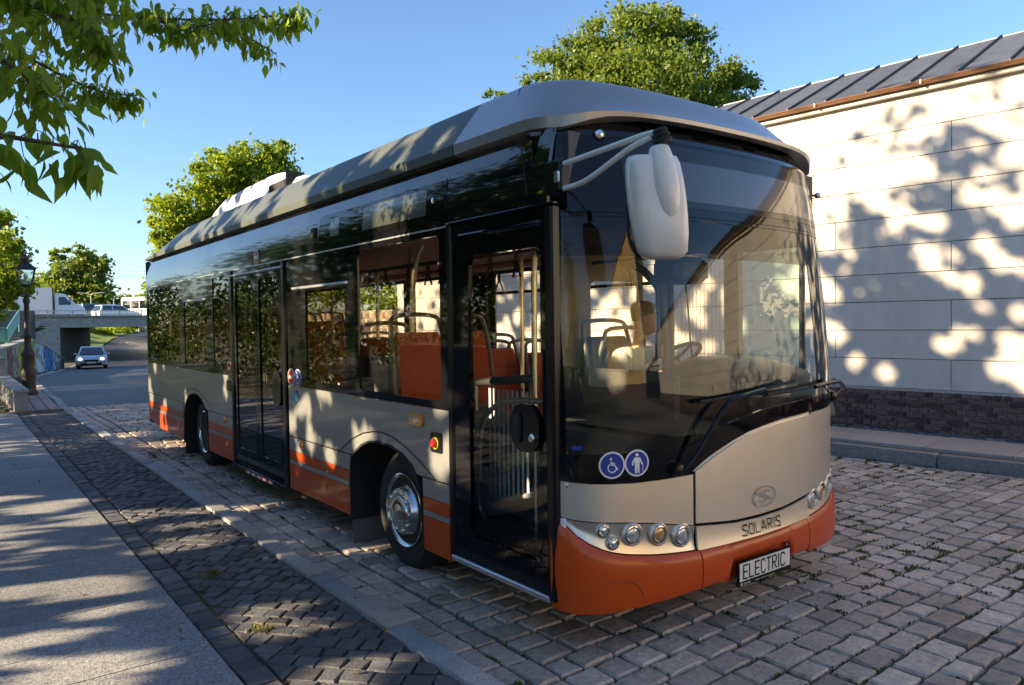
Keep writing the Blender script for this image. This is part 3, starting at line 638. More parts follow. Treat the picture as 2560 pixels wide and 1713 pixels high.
def car(name, label, loc, heading, paint, kind='saloon', lights=False, group=None):
    T = thing(name, label, 'car', loc, heading, group)      # local +x = forward
    if kind == 'saloon':
        body = [(-2.25, .35), (-2.3, .62), (-2.22, .86), (-1.5, .93), (-.6, .95), (.85, .93), (1.5, .84), (2.05, .70), (2.27, .55), (2.25, .30), (1.8, .22), (-1.8, .22)]
        gh = [(-1.75, .90), (-1.1, 1.36), (-.3, 1.44), (.25, 1.40), (1.05, .90)]; wx = (1.35, -1.32)
    elif kind == 'suv':
        body = [(-2.2, .4), (-2.28, .7), (-2.25, 1.02), (-1.0, 1.04), (.95, 1.02), (1.6, .95), (2.1, .82), (2.25, .6), (2.22, .35), (1.8, .26), (-1.8, .26)]
        gh = [(-2.2, 1.0), (-1.95, 1.58), (-.8, 1.66), (.2, 1.62), (1.05, 1.0)]; wx = (1.35, -1.35)
    else:
        body = [(-2.1, .4), (-2.16, .7), (-2.12, 1.0), (-1.0, 1.02), (1.0, 1.0), (1.55, .95), (2.0, .8), (2.1, .58), (2.08, .34), (1.7, .25), (-1.7, .25)]
        gh = [(-2.1, .98), (-1.95, 1.78), (-.8, 1.84), (.5, 1.78), (1.25, .98)]; wx = (1.3, -1.3)
    W_ = 1.76
    m = MB(); loft_body(m, body, W_); obj('body', m, paint, T, 40)
    m = MB(); loft_body(m, gh, W_-.16, .05, (.95, .28)); obj('roof', m, paint, T, 40)
    zt = gh[2][1]; zb = gh[0][1]
    (xa, za), (xb, zb_) = gh[-1], gh[-2]
    k = lambda z: (W_/2-.08)-(max(0, z-.95))*.28
    dx = .02
    P0 = [(xa-.03+dx, -k(za)+.10, za+.04), (xa-.03+dx, k(za)-.10, za+.04), (xb+.03+dx, k(zb_)-.12, zb_-.05), (xb+.03+dx, -k(zb_)+.12, zb_-.05)]
    obj('windscreen', MB().prism(P0, (.015, 0, .01)), 'car_glass', T, 0)
    (xa, za), (xb, zb_) = gh[0], gh[1]
    P0 = [(xa-.02, -k(za)+.1, za+.06), (xa-.02, k(za)-.1, za+.06), (xb-.04, k(zb_)-.12, zb_-.06), (xb-.04, -k(zb_)+.12, zb_-.06)]
    obj('rear_window', MB().prism(P0, (-.015, 0, .01)), 'car_glass', T, 0)
    x0, x1 = gh[0][0]+.25, gh[-1][0]-.22; xt0, xt1 = gh[1][0]+.12, gh[-2][0]-.05; xm = (xt0+xt1)/2
    for sgn in (-1, 1):
        for (a0, a1, b0, b1) in ((x0, xm-.05, xt0, xm-.05), (xm+.05, x1, xm+.05, xt1)):
            zl, zu = zb+.06, gh[1][1]-.05
            P0 = [(a0, sgn*(k(zl)+.01), zl), (a1, sgn*(k(zl)+.01), zl), (b1, sgn*(k(zu)+.01), zu), (b0, sgn*(k(zu)+.01), zu)]
            obj('side_window', MB().prism(P0, (0, sgn*.012, 0)), 'car_glass', T, 0)
        fx = body[-4][0]; hz = body[-5][1]-.02
        m = MB(); m.lathe([(.0, .05), (.09, .04), (.12, 0), (.09, -.06)], 12, (fx-.14, sgn*.62, hz-.03), (1, 0, .15)); obj('headlight', m, 'headlight' if lights else 'lamp_clear', T)
        m = MB(); m.box((x1-.02, sgn*(W_/2+.06), zb+.06), (.12, .2, .12), bev=.03); obj('wing_mirror', m, paint, T)
        m = MB(); m.box((-2.2, sgn*.62, .75), (.1, .3, .16), bev=.03); obj('tail_light', m, 'lamp_red', T)
        for wx_ in wx: wheel_simple(T, wx_, sgn*(W_/2-.12), .32)
    m = MB(); m.box((body[-4][0]-.02, 0, .55), (.06, .8, .16), bev=.02); obj('grille', m, 'black_trim', T)
    m = MB(); m.box((body[-4][0]+.005, 0, .36), (.04, 1.2, .12), bev=.02); obj('lower_grille', m, 'black_trim', T)
    m = MB(); m.box((body[-4][0]+.02, 0, .45), (.02, .5, .10)); obj('number_plate', m, 'plate_white', T, 0)
    return T
car('silver_car', 'silver saloon car with lit headlights driving out from under the bridge', (5.42, 53.94, gz(53.9)), math.atan2(-.985, -.17), 'silver_car_paint', 'saloon', True)
c = at(245, 782, 84); car('teal_car', 'teal van like car on the bridge between truck and white car', (c[0], c[1], 2.45), R(20), 'teal_car_paint', 'van', group='cars on the bridge')
c = at(291, 784, 80); car('white_car', 'white estate car on the bridge behind the teal car', (c[0], c[1], 2.38), R(22), 'white_paint', 'suv', group='cars on the bridge')
c = at(326, 784, 88); car('grey_car', 'pale car half hidden between white car and coach on the bridge', (c[0], c[1], 2.3), R(22), 'silver_car_paint', 'saloon', group='cars on the bridge')
# box truck
T = thing('box_truck', 'white box truck with plain cargo body standing on the bridge', 'truck', (5.55, 72.5, 2.3), R(-4))
m = MB(); m.box((-2.9, 0, 1.62), (4.8, 2.2, 2.3), bev=.03); obj('cargo_box', m, 'white_paint', T)
m = MB(); m.box((-.47, 0, 1.62), (.06, 2.22, 2.34)); obj('cargo_frame', m, 'black_trim', T, 0)
m = MB(); loft_body(m, [(-.4, .4), (-.4, 2.2), (.1, 2.32), (.5, 2.2), (1.15, 1.45), (1.75, 1.15), (1.9, .9), (1.88, .4)], 2.0, .08, (1.3, .12)); cab = obj('cab', m, 'white_paint', T, 45)
for sgn in (-1, 1):
    m = MB(); m.prism([(-.05, sgn*.99, 1.32), (.85, sgn*.99, 1.32), (.42, sgn*.9, 1.98), (-.05, sgn*.9, 1.98)], (0, sgn*.02, 0)); obj('side_window', m, 'car_glass', T, 0)
    m = MB(); m.box((.75, sgn*1.15, 1.6), (.1, .16, .4), bev=.03); obj('wing_mirror', m, 'black_trim', T)
    m = MB(); m.box((1.82, sgn*.75, .95), (.1, .3, .25), bev=.03); obj('headlight', m, 'lamp_clear', T)
    for x in (1.0, -3.6): wheel_simple(T, x, sgn*.88, .36)
m = MB(); m.prism([(.62, -.82, 2.08), (.62, .82, 2.08), (1.16, .86, 1.48), (1.16, -.86, 1.48)], (.03, 0, .03)); obj('windscreen', m, 'car_glass', T, 0)
m = MB(); m.box((-2.9, 0, .42), (4.9, 1.9, .18)); obj('chassis', m, 'black_trim', T, 0)
# coach
c = at(372, 790, 84); T = thing('white_coach', 'white coach on the bridge at the rear corner of the bus', 'coach', (c[0], c[1], 1.95), R(-60))
m = MB(); m.box((0, 0, 1.75), (6, 2.4, 2.5), bev=.18); obj('body', m, 'white_paint', T)
for sgn in (-1, 1):
    for k in range(4): m = MB(); m.box((-2+k*1.3, sgn*1.2, 2.15), (1.2, .04, .9), bev=.01); obj('side_window', m, 'car_glass', T)
    for x in (2, -2): wheel_simple(T, x, sgn*1.05, .45)
m = MB(); m.box((3.0, 0, 2.2), (.05, 2.0, 1.1), bev=.02); obj('windscreen', m, 'car_glass', T)
m = MB(); m.box((-3.0, 0, 2.2), (.05, 2.0, 1.1), bev=.02); obj('rear_window', m, 'car_glass', T)
# ================================================================== TREES
def cloud_mesh(name, C, size, m, tint, droop=.3, aspect=.62, up=.35):
    N = len(C); a = NR.normal(size=(N, 3)); a[:, 2] -= droop; a /= np.linalg.norm(a, axis=1)[:, None]
    n = NR.normal(size=(N, 3)); n[:, 2] += up; b = np.cross(n, a); b /= np.linalg.norm(b, axis=1)[:, None]+1e-9; n = np.cross(a, b)
    s = (size*NR.uniform(.65, 1.3, N))[:, None]
    V = np.empty((N, 4, 3)); V[:, 0] = C-a*s*.5; V[:, 1] = C+b*s*aspect*.5-a*s*.05+n*s*.08; V[:, 2] = C+a*s*.5-n*s*.05; V[:, 3] = C-b*s*aspect*.5-a*s*.05+n*s*.08
    me = bpy.data.meshes.new(name); me.vertices.add(4*N); me.vertices.foreach_set('co', V.reshape(-1)); me.loops.add(4*N); me.loops.foreach_set('vertex_index', np.arange(4*N, dtype=np.int32))
    me.polygons.add(N); me.polygons.foreach_set('loop_start', np.arange(0, 4*N, 4, dtype=np.int32)); me.update(calc_edges=True)
    me.materials.append(MATS[m]); at_ = me.attributes.new('tint', 'FLOAT', 'FACE'); at_.data.foreach_set('value', np.clip(tint, 0, 1).astype(np.float32)); return me
def blob_points(blobs, n, sig=.16, shell=.45, nclump=55):
    vol = np.array([b[3]*b[4]*b[5] for b in blobs])**(2/3); vol /= vol.sum(); out = []; ti = []
    for b, v in zip(blobs, vol):
        k = max(40, int(n*v)); m = max(4, k//nclump)
        d = NR.normal(size=(m, 3)); d /= np.linalg.norm(d, axis=1)[:, None]; r = shell+(1-shell)*NR.random(m)**.7
        cl = d*r[:, None]; w = NR.integers(0, m, k)
        fl = NR.normal(size=(k, 3))*sig*NR.uniform(.6, 1.25, m)[w][:, None]; fl[:, 2] *= .75
        p = cl[w]+fl; tt = NR.normal(.5, .16, m)[w]+NR.normal(0, .16, k)
        out.append(np.array(b[:3])+p*np.array(b[3:6])); ti.append(tt)
    return np.concatenate(out), np.concatenate(ti)
def trunk_mesh(base, top, r, limbs):
    base = np.zeros(3); m = MB(); top = np.array(top); mid = top*.5+[r*.4, -r*.3, 0]
    m.tube(smooth_path([base+[0, 0, -.2], base+[0, 0, .3], mid, top], 4), list(np.linspace(r*1.25, r*.55, 13)), 10)
    for l in limbs:
        l = np.array(l); st = top*NR.uniform(.62, .98); md = (st+l)/2+NR.normal(size=3)*.12*np.linalg.norm(l-st)
        m.tube(smooth_path([st, md, l], 4), list(np.linspace(r*.42, r*.08, 9)), 6)
    return m
E1 = np.array([math.cos(SUN_AZ), -math.sin(SUN_AZ), 0]); SV = np.array(SUN); E2 = np.cross(SV, E1); E2 = E2 if E2[2] > 0 else -E2
HR = np.random.default_rng(5); HOLES = []  # sunward holes cut through the foliage to place the sun spots
def gaps(n, u0, u1, v0, v1, r0, r1, k0, k1, sp):
    for _ in range(n):
        u, v = HR.uniform(u0, u1), HR.uniform(v0, v1)
        for _ in range(HR.integers(k0, k1)): HOLES.append((u+HR.normal()*sp, v+HR.normal()*sp, HR.uniform(r0, r1)))
gaps(165, 1.2, 13, .3, 2.95, .03, .07, 2, 9, .17)
for q in range(9): HOLES.append((HR.uniform(.75, 1.15), HR.uniform(.6, 1.15), HR.uniform(.06, .10)))        # over the bus, these placed to light the front doorway
gaps(26, -.6, 16, -2.4, -.24, .04, .10, 1, 6, .16)
for gx, gy in ((-.8, .4), (-.95, 1.3), (-1.6, 2.3), (-1.9, 2.7), (-.9, 3.2), (-1.8, 1.1), (-.5, 2.6), (.3, 2.3), (-2.2, 4.4), (-1.6, 5.2)):
    for q in range(3): HOLES.append((gx*E1[0]+gy*E1[1]+HR.normal()*.11, gx*E2[0]+gy*E2[1]+HR.normal()*.03, HR.uniform(.04, .08)))       # over the pavement and the sett strip
gaps(60, .8, 10, 2.9, 6.2, .035, .085, 2, 8, .28)           # over the wall
HOLES = np.array(HOLES)
def with_gaps(C, t, pad):
    uv = np.stack([C@E1, C@E2], 1); keep = np.ones(len(C), bool)
    for h in HOLES: keep &= ((uv[:, 0]-h[0])**2+(uv[:, 1]-h[1])**2) > (h[2]+pad)**2
    return C[keep], t[keep]
def tree(name, label, base, blobs, n, size, leafm, r=.2, group=None, cat='tree', sig=.16, shell=.45, trunk_top=None, nclump=55, droop=.3, holes=0):
    T = thing(name, label, cat, base, 0, group); b0 = np.array(base)
    tt = trunk_top or tuple(np.mean([b[:3] for b in blobs], 0)-b0-[0, 0, np.mean([b[5] for b in blobs])*.5])
    tr = trunk_mesh(b0, tt, r, [np.array(b[:3])-b0 for b in blobs]); obj('trunk', tr, 'bark', T, 60)
    C, t = blob_points(blobs, n, sig, shell, nclump)
    if holes: C, t = with_gaps(C, t, holes)
    o = link('crown', cloud_mesh('crown', C-b0, size, leafm, t, droop), T); o['kind'] = 'stuff'
    return T
def A(px, py, Z): return tuple(at(px, py, Z))
# tree behind the bus rear (right side of the road)
Z = 36; k = Z/1871.3
def bl(px, py, Z, r, ry=None, asp=1): c = at(px, py, Z); kk = Z/FOC; return (*c, r*kk, r*kk*1.1, (ry or r)*kk)
b = at(560, 900, 38)
tree('leafy_tree', 'sunlit yellow green tree showing above the rear roof of the bus', (b[0], b[1], gz(b[1])), [bl(650, 430, 37, 82, 72), bl(545, 440, 36, 62, 60), bl(470, 530, 36, 75, 62), bl(590, 540, 38, 95, 85), bl(420, 620, 36, 42, 62), bl(700, 480, 38, 60, 80), bl(500, 640, 38, 90, 80), bl(405, 740, 37, 38, 62), bl(700, 390, 37, 34, 34), bl(390, 560, 36, 20, 22)], 32000, .22, 'leaf_sunny', .28, sig=.19, nclump=70)
# big tree behind the panelled building
b = at(1590, 700, 36)
tree('broad_tree', 'broad green tree towering behind the panelled building and the bus roof', (b[0], b[1], 0), [bl(1590, 105, 36, 105, 85), bl(1480, 130, 36, 75, 72), bl(1700, 120, 37, 70, 75), bl(1400, 190, 36, 85, 60), bl(1590, 220, 35, 160, 90), bl(1760, 210, 36, 85, 75), bl(1830, 235, 37, 70, 50), bl(1480, 250, 36, 120, 70), bl(1690, 60, 36, 40, 36), bl(1345, 215, 36, 38, 26), bl(1240, 250, 38, 40, 26), bl(1660, 280, 36, 140, 60)], 42000, .21, 'leaf_mid', .4, sig=.18, nclump=80)
# left: trees by the lamp
b = at(-60, 960, 30)
tree('roadside_tree', 'bright green tree at the left edge behind the old street lamp', (b[0], b[1], gz(30)), [bl(-20, 640, 28, 70, 62), bl(20, 700, 27, 48, 60), bl(-40, 560, 29, 60, 50), bl(35, 610, 28, 22, 16), bl(0, 760, 28, 34, 42), bl(30, 750, 27, 26, 30), bl(-60, 760, 29, 60, 70)], 9000, .20, 'leaf_sunny', .16, sig=.2)
# tree beyond the bridge with a bare crooked top
b = at(190, 850, 105)
tree('ragged_tree', 'tall ragged tree with a thin see through top beyond the truck', (b[0], b[1], .2), [bl(180, 700, 105, 58, 42), bl(145, 720, 104, 36, 30), bl(215, 690, 105, 42, 52), bl(230, 660, 105, 34, 40), bl(200, 640, 105, 30, 26), bl(245, 720, 105, 30, 50), bl(140, 640, 105, 18, 14), bl(160, 632, 105, 22, 12), bl(190, 735, 104, 75, 34), bl(145, 665, 105, 8, 18)], 6500, .62, 'leaf_mid', .3, sig=.24, nclump=40)
k_ = 0
for (px, py, Z, r, ry, lab, mm) in ((300, 765, 118, 34, 26, 'dark bushy tree beyond the bridge between the two armed lamp and the curved lamp', 'leaf_mid'), (340, 758, 124, 36, 22, 'bright bushy tree beyond the bridge close to the bus rear', 'leaf_sunny'), (262, 755, 115, 26, 30, 'round tree directly behind the two armed lamp beyond the bridge', 'leaf_mid'), (382, 765, 120, 36, 28, 'bushy tree beyond the bridge mostly hidden by the bus', 'leaf_sunny'), (80, 735, 112, 60, 45, 'dark tree beyond the bridge behind the white truck box', 'leaf_mid')):
    b = at(px, 850, Z); tree('bushy_tree', lab, (b[0], b[1], .4), [bl(px, py, Z, r, ry), bl(px-r*.6, py+ry*.5, Z, r*.6, ry*.6), bl(px+r*.6, py+ry*.4, Z, r*.6, ry*.6), bl(px, py+ry, Z, r*1.1, ry*.7)], 1800, .7, mm, .2, 'trees beyond the bridge', sig=.22)
for (px, py, Z, r, ry, lab) in ((255, 838, 86, 24, 14, 'low bright bush seen under the bridge beside the brown lamp post'), (295, 828, 92, 34, 17, 'widest leafy bush seen under the bridge'), (330, 822, 96, 22, 14, 'small bush seen under the bridge close to the bus'), (215, 835, 84, 18, 20, 'bush seen under the bridge against the dark abutment')):
    b = at(px, py+ry, Z); tree('bush', lab, (b[0], b[1], b[2]-.1), [bl(px, py, Z, r, ry), bl(px+r*.5, py+3, Z, r*.5, ry*.6)], 1500, .34, 'leaf_sunny', .06, 'bushes under the bridge', 'bush', sig=.25)
bank = MB(); bank.grid([[tuple(np.array([lx(y)-.2-w, y, gz(y)+h])) for w, h in ((0, .04), (1.4, .10), (4, .7), (9, 1.1))] for y in (77, 82, 88, 95, 104, 112)][::-1]); struct('grass_bank', bank, 'grass_ground', smooth=60)
for i, (x, y, h) in enumerate(((-1.5, 86, 5.5), (1.5, 97, 6), (-4, 93, 6.5))):  # unseen trees added to cast stripes of shade on the far road
    tree('bank_tree', ['nearest tree on the bank left of the road beyond the bridge', 'farthest tree on the bank left of the road beyond the bridge', 'middle tree on the bank left of the road beyond the bridge'][i], (x, y, 1), [(x, y, h*.62, 2.6, 2.6, h*.3), (x+1.5, y+1, h*.5, 1.8, 1.8, 1.6)], 1800, .5, 'leaf_mid', .2, 'trees on the far bank')
C, t = blob_points([(-5.6+NR.uniform(-.4, .4), y, gz(y)+1.9, 1.5, 2.4, 2.4) for k, y in enumerate(np.arange(17.5, 52, 3.2)) if k not in (3, 6)], 20000, .2, .4); tag(link('shrubbery', cloud_mesh('shrubbery', C, .16, 'leaf_shade', t)), 'belt of dark shrubs left of the parapet mirrored in the rear windows', 'shrubbery', kind='stuff')  # unseen shrubs added so the rear windows mirror something dark
# far green belt so that the road does not end in bare ground
C, t = blob_points([(60+i*22, 170+NR.uniform(-12, 12)-i*6, 4, 14, 8, 5.5) for i in range(-6, 12)], 16000, .2); tag(link('treeline', cloud_mesh('treeline', C, 1.1, 'leaf_mid', t)), 'far green belt of trees closing the view along the horizon', 'treeline', kind='stuff')
# trees behind the rubble wall on the right (seen through the bus windows)
for i, (x, y, h) in enumerate(((12, 19, 5), (13, 26, 6), (12, 33, 5.5))):
    tree('garden_tree', ['rounded garden tree behind the rubble wall seen through the bus windows', 'larger garden tree behind the rubble wall seen through the bus windows', 'farther garden tree behind the rubble wall'][i], (x, y, 0), [(x, y, h*.75, 2.4, 2.6, h*.3), (x-1, y+1.3, h*.6, 1.8, 1.8, 1.3), (x+.6, y-1.4, h*.62, 1.8, 1.8, 1.4)], 5000, .22, 'leaf_sunny', .18, 'trees behind the rubble wall')
# row of trees on the left whose crowns throw the dappled shade
def shade_tree(i, x, y, h, label, blobs, n, size=.34):
    tree('avenue_tree', label, (x, y, -.05), blobs, n, size, 'leaf_shade', .24, 'avenue trees left of the pavement', sig=.17, shell=.3, nclump=34)
SHADE = [      # upper crown blobs, then low overhanging boughs
 (0, -9.3, 5.2, 'tall avenue tree left of the pavement beside the front of the bus', [(-9.2, 5.6, 8.9, 2.0, 2.4, 2.0), (-9.0, 4.4, 7.2, 2.1, 2.8, 1.8), (-9.2, 7.0, 7.4, 1.9, 1.8, 1.9), (-9.0, 5, 6.0, 2.1, 3.2, 1.2)], 22000, [(-6.4, 2.4, 4.0, 1.9, 2.2, 1.3), (-6.4, 5.2, 4.2, 1.9, 2.3, 1.4), (-8.4, 3.6, 3.4, 1.9, 2.8, 1.3), (-6.6, .4, 3.9, 1.7, 1.8, 1.3)], 20000),
 (1, -9.6, 10.2, 'tall avenue tree left of the pavement beside the middle of the bus', [(-9.6, 9.8, 7.3, 2.0, 2.3, 1.8), (-9.4, 11.4, 6.2, 1.9, 2.3, 1.6), (-9.4, 12.3, 7.9, 1.9, 2.1, 1.6), (-9.5, 10.2, 8.2, 1.9, 1.8, 1.5)], 18000, [(-6.4, 8.0, 4.1, 1.9, 2.3, 1.4), (-6.4, 10.8, 4.1, 1.9, 2.3, 1.4), (-8.6, 9.0, 3.5, 1.9, 3.0, 1.3)], 16000),
 (2, -9.4, 15.6, 'avenue tree left of the pavement beside the rear of the bus', [(-9.4, 15.4, 6.4, 2.0, 2.7, 2.0), (-9.4, 14.6, 7.4, 2.0, 2.3, 1.7)], 9500, [(-6.6, 13.6, 4.0, 1.8, 2.2, 1.4), (-8.6, 14.2, 3.5, 1.9, 2.8, 1.3), (-8.6, 17.4, 4.4, 1.8, 2.3, 1.6)], 11000),
 (3, -9.4, 21.5, 'avenue tree left of the low parapet', [(-9.4, 21, 6.2, 2.0, 2.8, 2.3), (-9.0, 23.6, 5.0, 1.7, 2.1, 1.7), (-8.8, 19.4, 4.6, 1.6, 2, 1.4)], 5000, [], 0),
 (4, -9.2, .2, 'avenue tree left of the pavement behind the camera', [(-9.0, .4, 5.4, 2.0, 2.6, 1.3), (-8.9, -1.2, 4.6, 1.7, 1.8, 1.3)], 6500, [(-8.4, .6, 3.6, 1.9, 2.6, 1.4), (-6.4, -1.8, 3.8, 1.6, 1.6, 1.2), (-8.8, 2.2, 5.0, 2, 2, 1.3)], 14000),
 (5, -9.6, -9.5, 'avenue tree left of the pavement mirrored in the windscreen corner', [(-9.6, -9.5, 4.4, 2.0, 2.4, 1.9)], 1500, [], 0),
 (6, -10.2, 30.0, 'avenue tree left of the graffiti wall', [(-10, 29, 6, 2.2, 3.2, 2.6), (-10, 34, 6.2, 2.2, 3, 2.6)], 3000, [], 0),
]
for i, x, y, lab, blobs, n, low, nl in SHADE:
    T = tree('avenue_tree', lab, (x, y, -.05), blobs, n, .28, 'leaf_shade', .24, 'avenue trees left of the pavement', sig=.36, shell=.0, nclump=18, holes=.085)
    if nl:
        b0 = np.array((x, y, -.05)); C, t = with_gaps(*blob_points(low, int(nl*1.5), .24, .1, 20), .07); o = link('bough', cloud_mesh('bough', C-b0, .20, 'leaf_shade', t, .5), T); o['kind'] = 'stuff'
        lm = MB()
        for q in low: lm.tube(smooth_path([np.array([0, 0, 4.2]), (np.array(q[:3])-b0+[0, 0, 4.2])*.5+[0, 0, .5], np.array(q[:3])-b0], 4), list(np.linspace(.09, .025, 9)), 6)
        obj('limb', lm, 'bark', T, 60)
C, t = blob_points([(-17+NR.uniform(-1, 1), y, 2.3, 2.2, 3.2, 2.9) for y in np.arange(-24, 62, 4.2)], 26000, .22, .4); tag(link('hedge', cloud_mesh('hedge', C, .30, 'leaf_shade', t)), 'tall dark hedge mirrored in the black side of the bus', 'hedge', kind='stuff')  # unseen backdrop added to hide the bright horizon from the side reflections
# ------------------------------------------------ the maple whose branches hang into the picture
def leaf_mesh(v):
    L, w = 1.0, NR.uniform(.36, .46); cv = NR.uniform(.05, .28); sag = NR.uniform(.05, .30)
    prof = [(0, .03), (.12, w*.62), (.30, w*.98), (.48, w*.85 if v % 2 else w*1.02), (.66, w*.62), (.84, w*.26), (1.0, 0)]
    m = MB(); P = []
    for x, h in prof:
        z = -sag*x*x
        P.append([(x, -h*.5, z+cv*h+NR.uniform(-.015, .015)), (x, 0, z), (x, h*.5, z+cv*h+NR.uniform(-.015, .015))])
    m.grid(P); return m
LM = [leaf_mesh(v) for v in range(8)]; LME = []
def frame(a, n):
    a = a/np.linalg.norm(a); b = np.cross(n, a); b /= np.linalg.norm(b)+1e-9; return np.stack([a, b, np.cross(a, b)], 1)
MT = thing('maple_tree', 'maple tree whose leafy branches hang into the top left of the picture', 'tree', (-6.6, -1.6, -.05))
mb0 = np.array([-6.6, -1.6, -.05])
branches = [  # (pixel path with depth, leaf length, leaf count, spread)
 ([(-700, -260, 4.6), (-150, -60, 4.2), (150, 20, 4.0), (380, 45, 4.2), (560, 50, 4.4), (700, 40, 4.5), (752, 40, 4.5)], .074, 560, .15),
 ([(-150, -60, 4.2), (60, 10, 3.6), (200, 60, 3.5), (260, 120, 3.5)], .082, 330, .19),
 ([(-200, 20, 4.2), (20, 120, 3.9), (160, 190, 3.9), (250, 228, 4.1), (338, 240, 4.2)], .070, 320, .13),
 ([(-200, 40, 3.0), (-40, 120, 2.9), (60, 190, 2.9), (150, 260, 3.0)], .080, 200, .18),
 ([(-260, 240, 2.5), (-60, 330, 2.3), (40, 345, 2.25), (130, 360, 2.25), (200, 372, 2.3), (215, 378, 2.3)], .098, 56, .10),
 ([(-100, 300, 2.3), (-20, 360, 2.2), (20, 400, 2.2)], .10, 14, .08),
 ([(560, 50, 4.4), (590, 75, 4.4), (640, 105, 4.4), (690, 135, 4.45)], .068, 84, .09),
 ([(380, 45, 4.2), (420, 60, 4.2), (480, 70, 4.2), (600, 40, 4.3)], .072, 170, .13),
 ([(-300, -200, 3.6), (-60, -60, 3.5), (120, -30, 3.5), (300, -20, 3.7)], .084, 320, .18),
]
tw = MB(); allL = []
for path, size, n, spread in branches:
    P = smooth_path([at(*p) for p in path], 8); k = len(P)
    tw.tube([p-mb0 for p in P], list(np.linspace(.011, .0025, k)), 5)
    for j in range(n):
        t = NR.random()**.85; f = t*(k-1); i = int(f); base = P[i]+(P[min(i+1, k-1)]-P[i])*(f-i)
        off = NR.normal(size=3)*spread*np.array([.55, .55, .40])*(1.05-.55*t); off[2] -= abs(NR.normal())*.03
        p = base+off
        X, Y_, Zz = project(p)
        if j % 3 == 0: tw.tube([base-mb0, base+off*.55+[0, 0, .02]-mb0, p-mb0], [.0022, .0017, .0013], 4)
        a = np.array([NR.normal()*.55, NR.normal()*.55, -1.0+NR.normal()*.35])+off*1.5
        nn = np.array([NR.normal(), NR.normal()-.4, .6+NR.normal()*.5])
        s = size*NR.uniform(.6, 1.25)
        allL.append((s/max(.3, Zz)+(0 if (-60 < X < 2600 and -60 < Y_) else -9), p, a, nn, s, min(1, max(0, NR.normal(.45, .22)))))
allL.sort(key=lambda t: -t[0])
lobs = []
for ti in range(4):
    for v in range(8):
        m = MB(); m.add(LM[v].v, LM[v].f, 0, .15+.23*ti); lobs.append(m.mesh('leaf', 'leaf_near', 80))
rest = MB()
for i, (_, p, a, nn, s, t) in enumerate(allL):
    F_ = frame(a, nn); v = int(NR.integers(8))
    if i < 300:
        o = link('leaf', lobs[min(3, int(t*4))*8+v], MT); mm = np.eye(4); mm[:3, :3] = F_*s; mm[:3, 3] = p-mb0; o.matrix_local = Matrix(mm.tolist())
    else: rest.add([(F_@np.array(q))*s+p-mb0 for q in LM[v].v], LM[v].f, 0, t)
stuff(obj('foliage', rest, 'leaf_near', MT, 80)); obj('twig', tw, 'bark', MT, 60)
tm = trunk_mesh(mb0, (.2, .1, 4.0), .22, [np.array(q)-mb0 for q in ((-7.4, -1.2, 6.2), (-6, -2.4, 6.0), (-7, -3, 6), tuple(at(-700, -260, 4.6)), tuple(at(-260, 240, 2.5)))]); obj('trunk', tm, 'bark', MT, 60)
C, t = blob_points([(-7.2, -1.6, 6.4, 1.9, 2.2, 1.8), (-6.0, -2.2, 5.4, 1.4, 1.6, 1.1)], 2600, .2, .3); o = link('crown', cloud_mesh('crown', C-mb0, .15, 'leaf_near', t), MT); o['kind'] = 'stuff'
# ---------------------------------------------------------------- weeds and moss in the joints
def tuft(name, label, cx, cyy, n, h, sp, m):
    T = MB()
    for i in range(n):
        x, y = rng.gauss(0, sp), rng.gauss(0, sp*.6); a = rng.uniform(0, 6.28); l = h*rng.uniform(.5, 1.2); w = .003
        d = np.array([math.cos(a), math.sin(a), 0]); s = np.array([-d[1], d[0], 0])*w; b = np.array([x, y, 0]); ti = rng.random()
        T.add([b-s, b+s, b+d*l*.35+[0, 0, l*.7]+s*.6, b+d*l*.35+[0, 0, l*.7]-s*.6, b+d*l*.8+[0, 0, l*.9]], [(0, 1, 2, 3), (3, 2, 4)], t=ti)
    o = obj(name, T, m, None, 0, loc=(cx, cyy, .012)); tag(o, label, 'grass tuft', 'grass tufts in the paving'); return o
for (X, Y_, lab, n, h) in ((525, 1437, 'largest yellow green grass tuft in the dark sett strip', 70, .07), (652, 1570, 'dry yellow grass tuft in the dark setts near the picture bottom', 34, .06), (2430, 1153, 'bright green weed growing from the right kerb', 24, .05)):
    d = CF+(X-1280)/FOC*CR-(Y_-856.5)/FOC*CU; zz = .03 if X < 2000 else .06; p = CAM+d*((zz-CAM[2])/d[2]); tuft('grass_tuft', lab, p[0], p[1], n, h, .035, 'dry_grass' if X != 2430 else 'moss_leaf')
# moss: tiny leaves along the joints of the front cobbles
C = []; ti = []
rr = random.Random(3)
fc = [c for d, c, cx, cyy in near[:900] if d < 14]
for c in fc:
    for e in range(4):
        if rr.random() < (.30 if c[0][0] > .4 else .09):
            p, q = c[e], c[(e+1) % 4]
            nn_ = rr.randint(6, 26); k0 = rr.random()
            for i in range(nn_):
                k_ = k0+rr.gauss(0, .22); C.append((p[0]+(q[0]-p[0])*k_+rr.gauss(0, .008), p[1]+(q[1]-p[1])*k_+rr.gauss(0, .008), -.012+rr.random()*.014)); ti.append(rr.gauss(.45, .25))
tag(link('moss', cloud_mesh('moss', np.array(C), .022, 'moss_leaf', np.array(ti), -.5)), 'moss and tiny weeds growing in the joints of the cobbles', 'moss', kind='stuff')

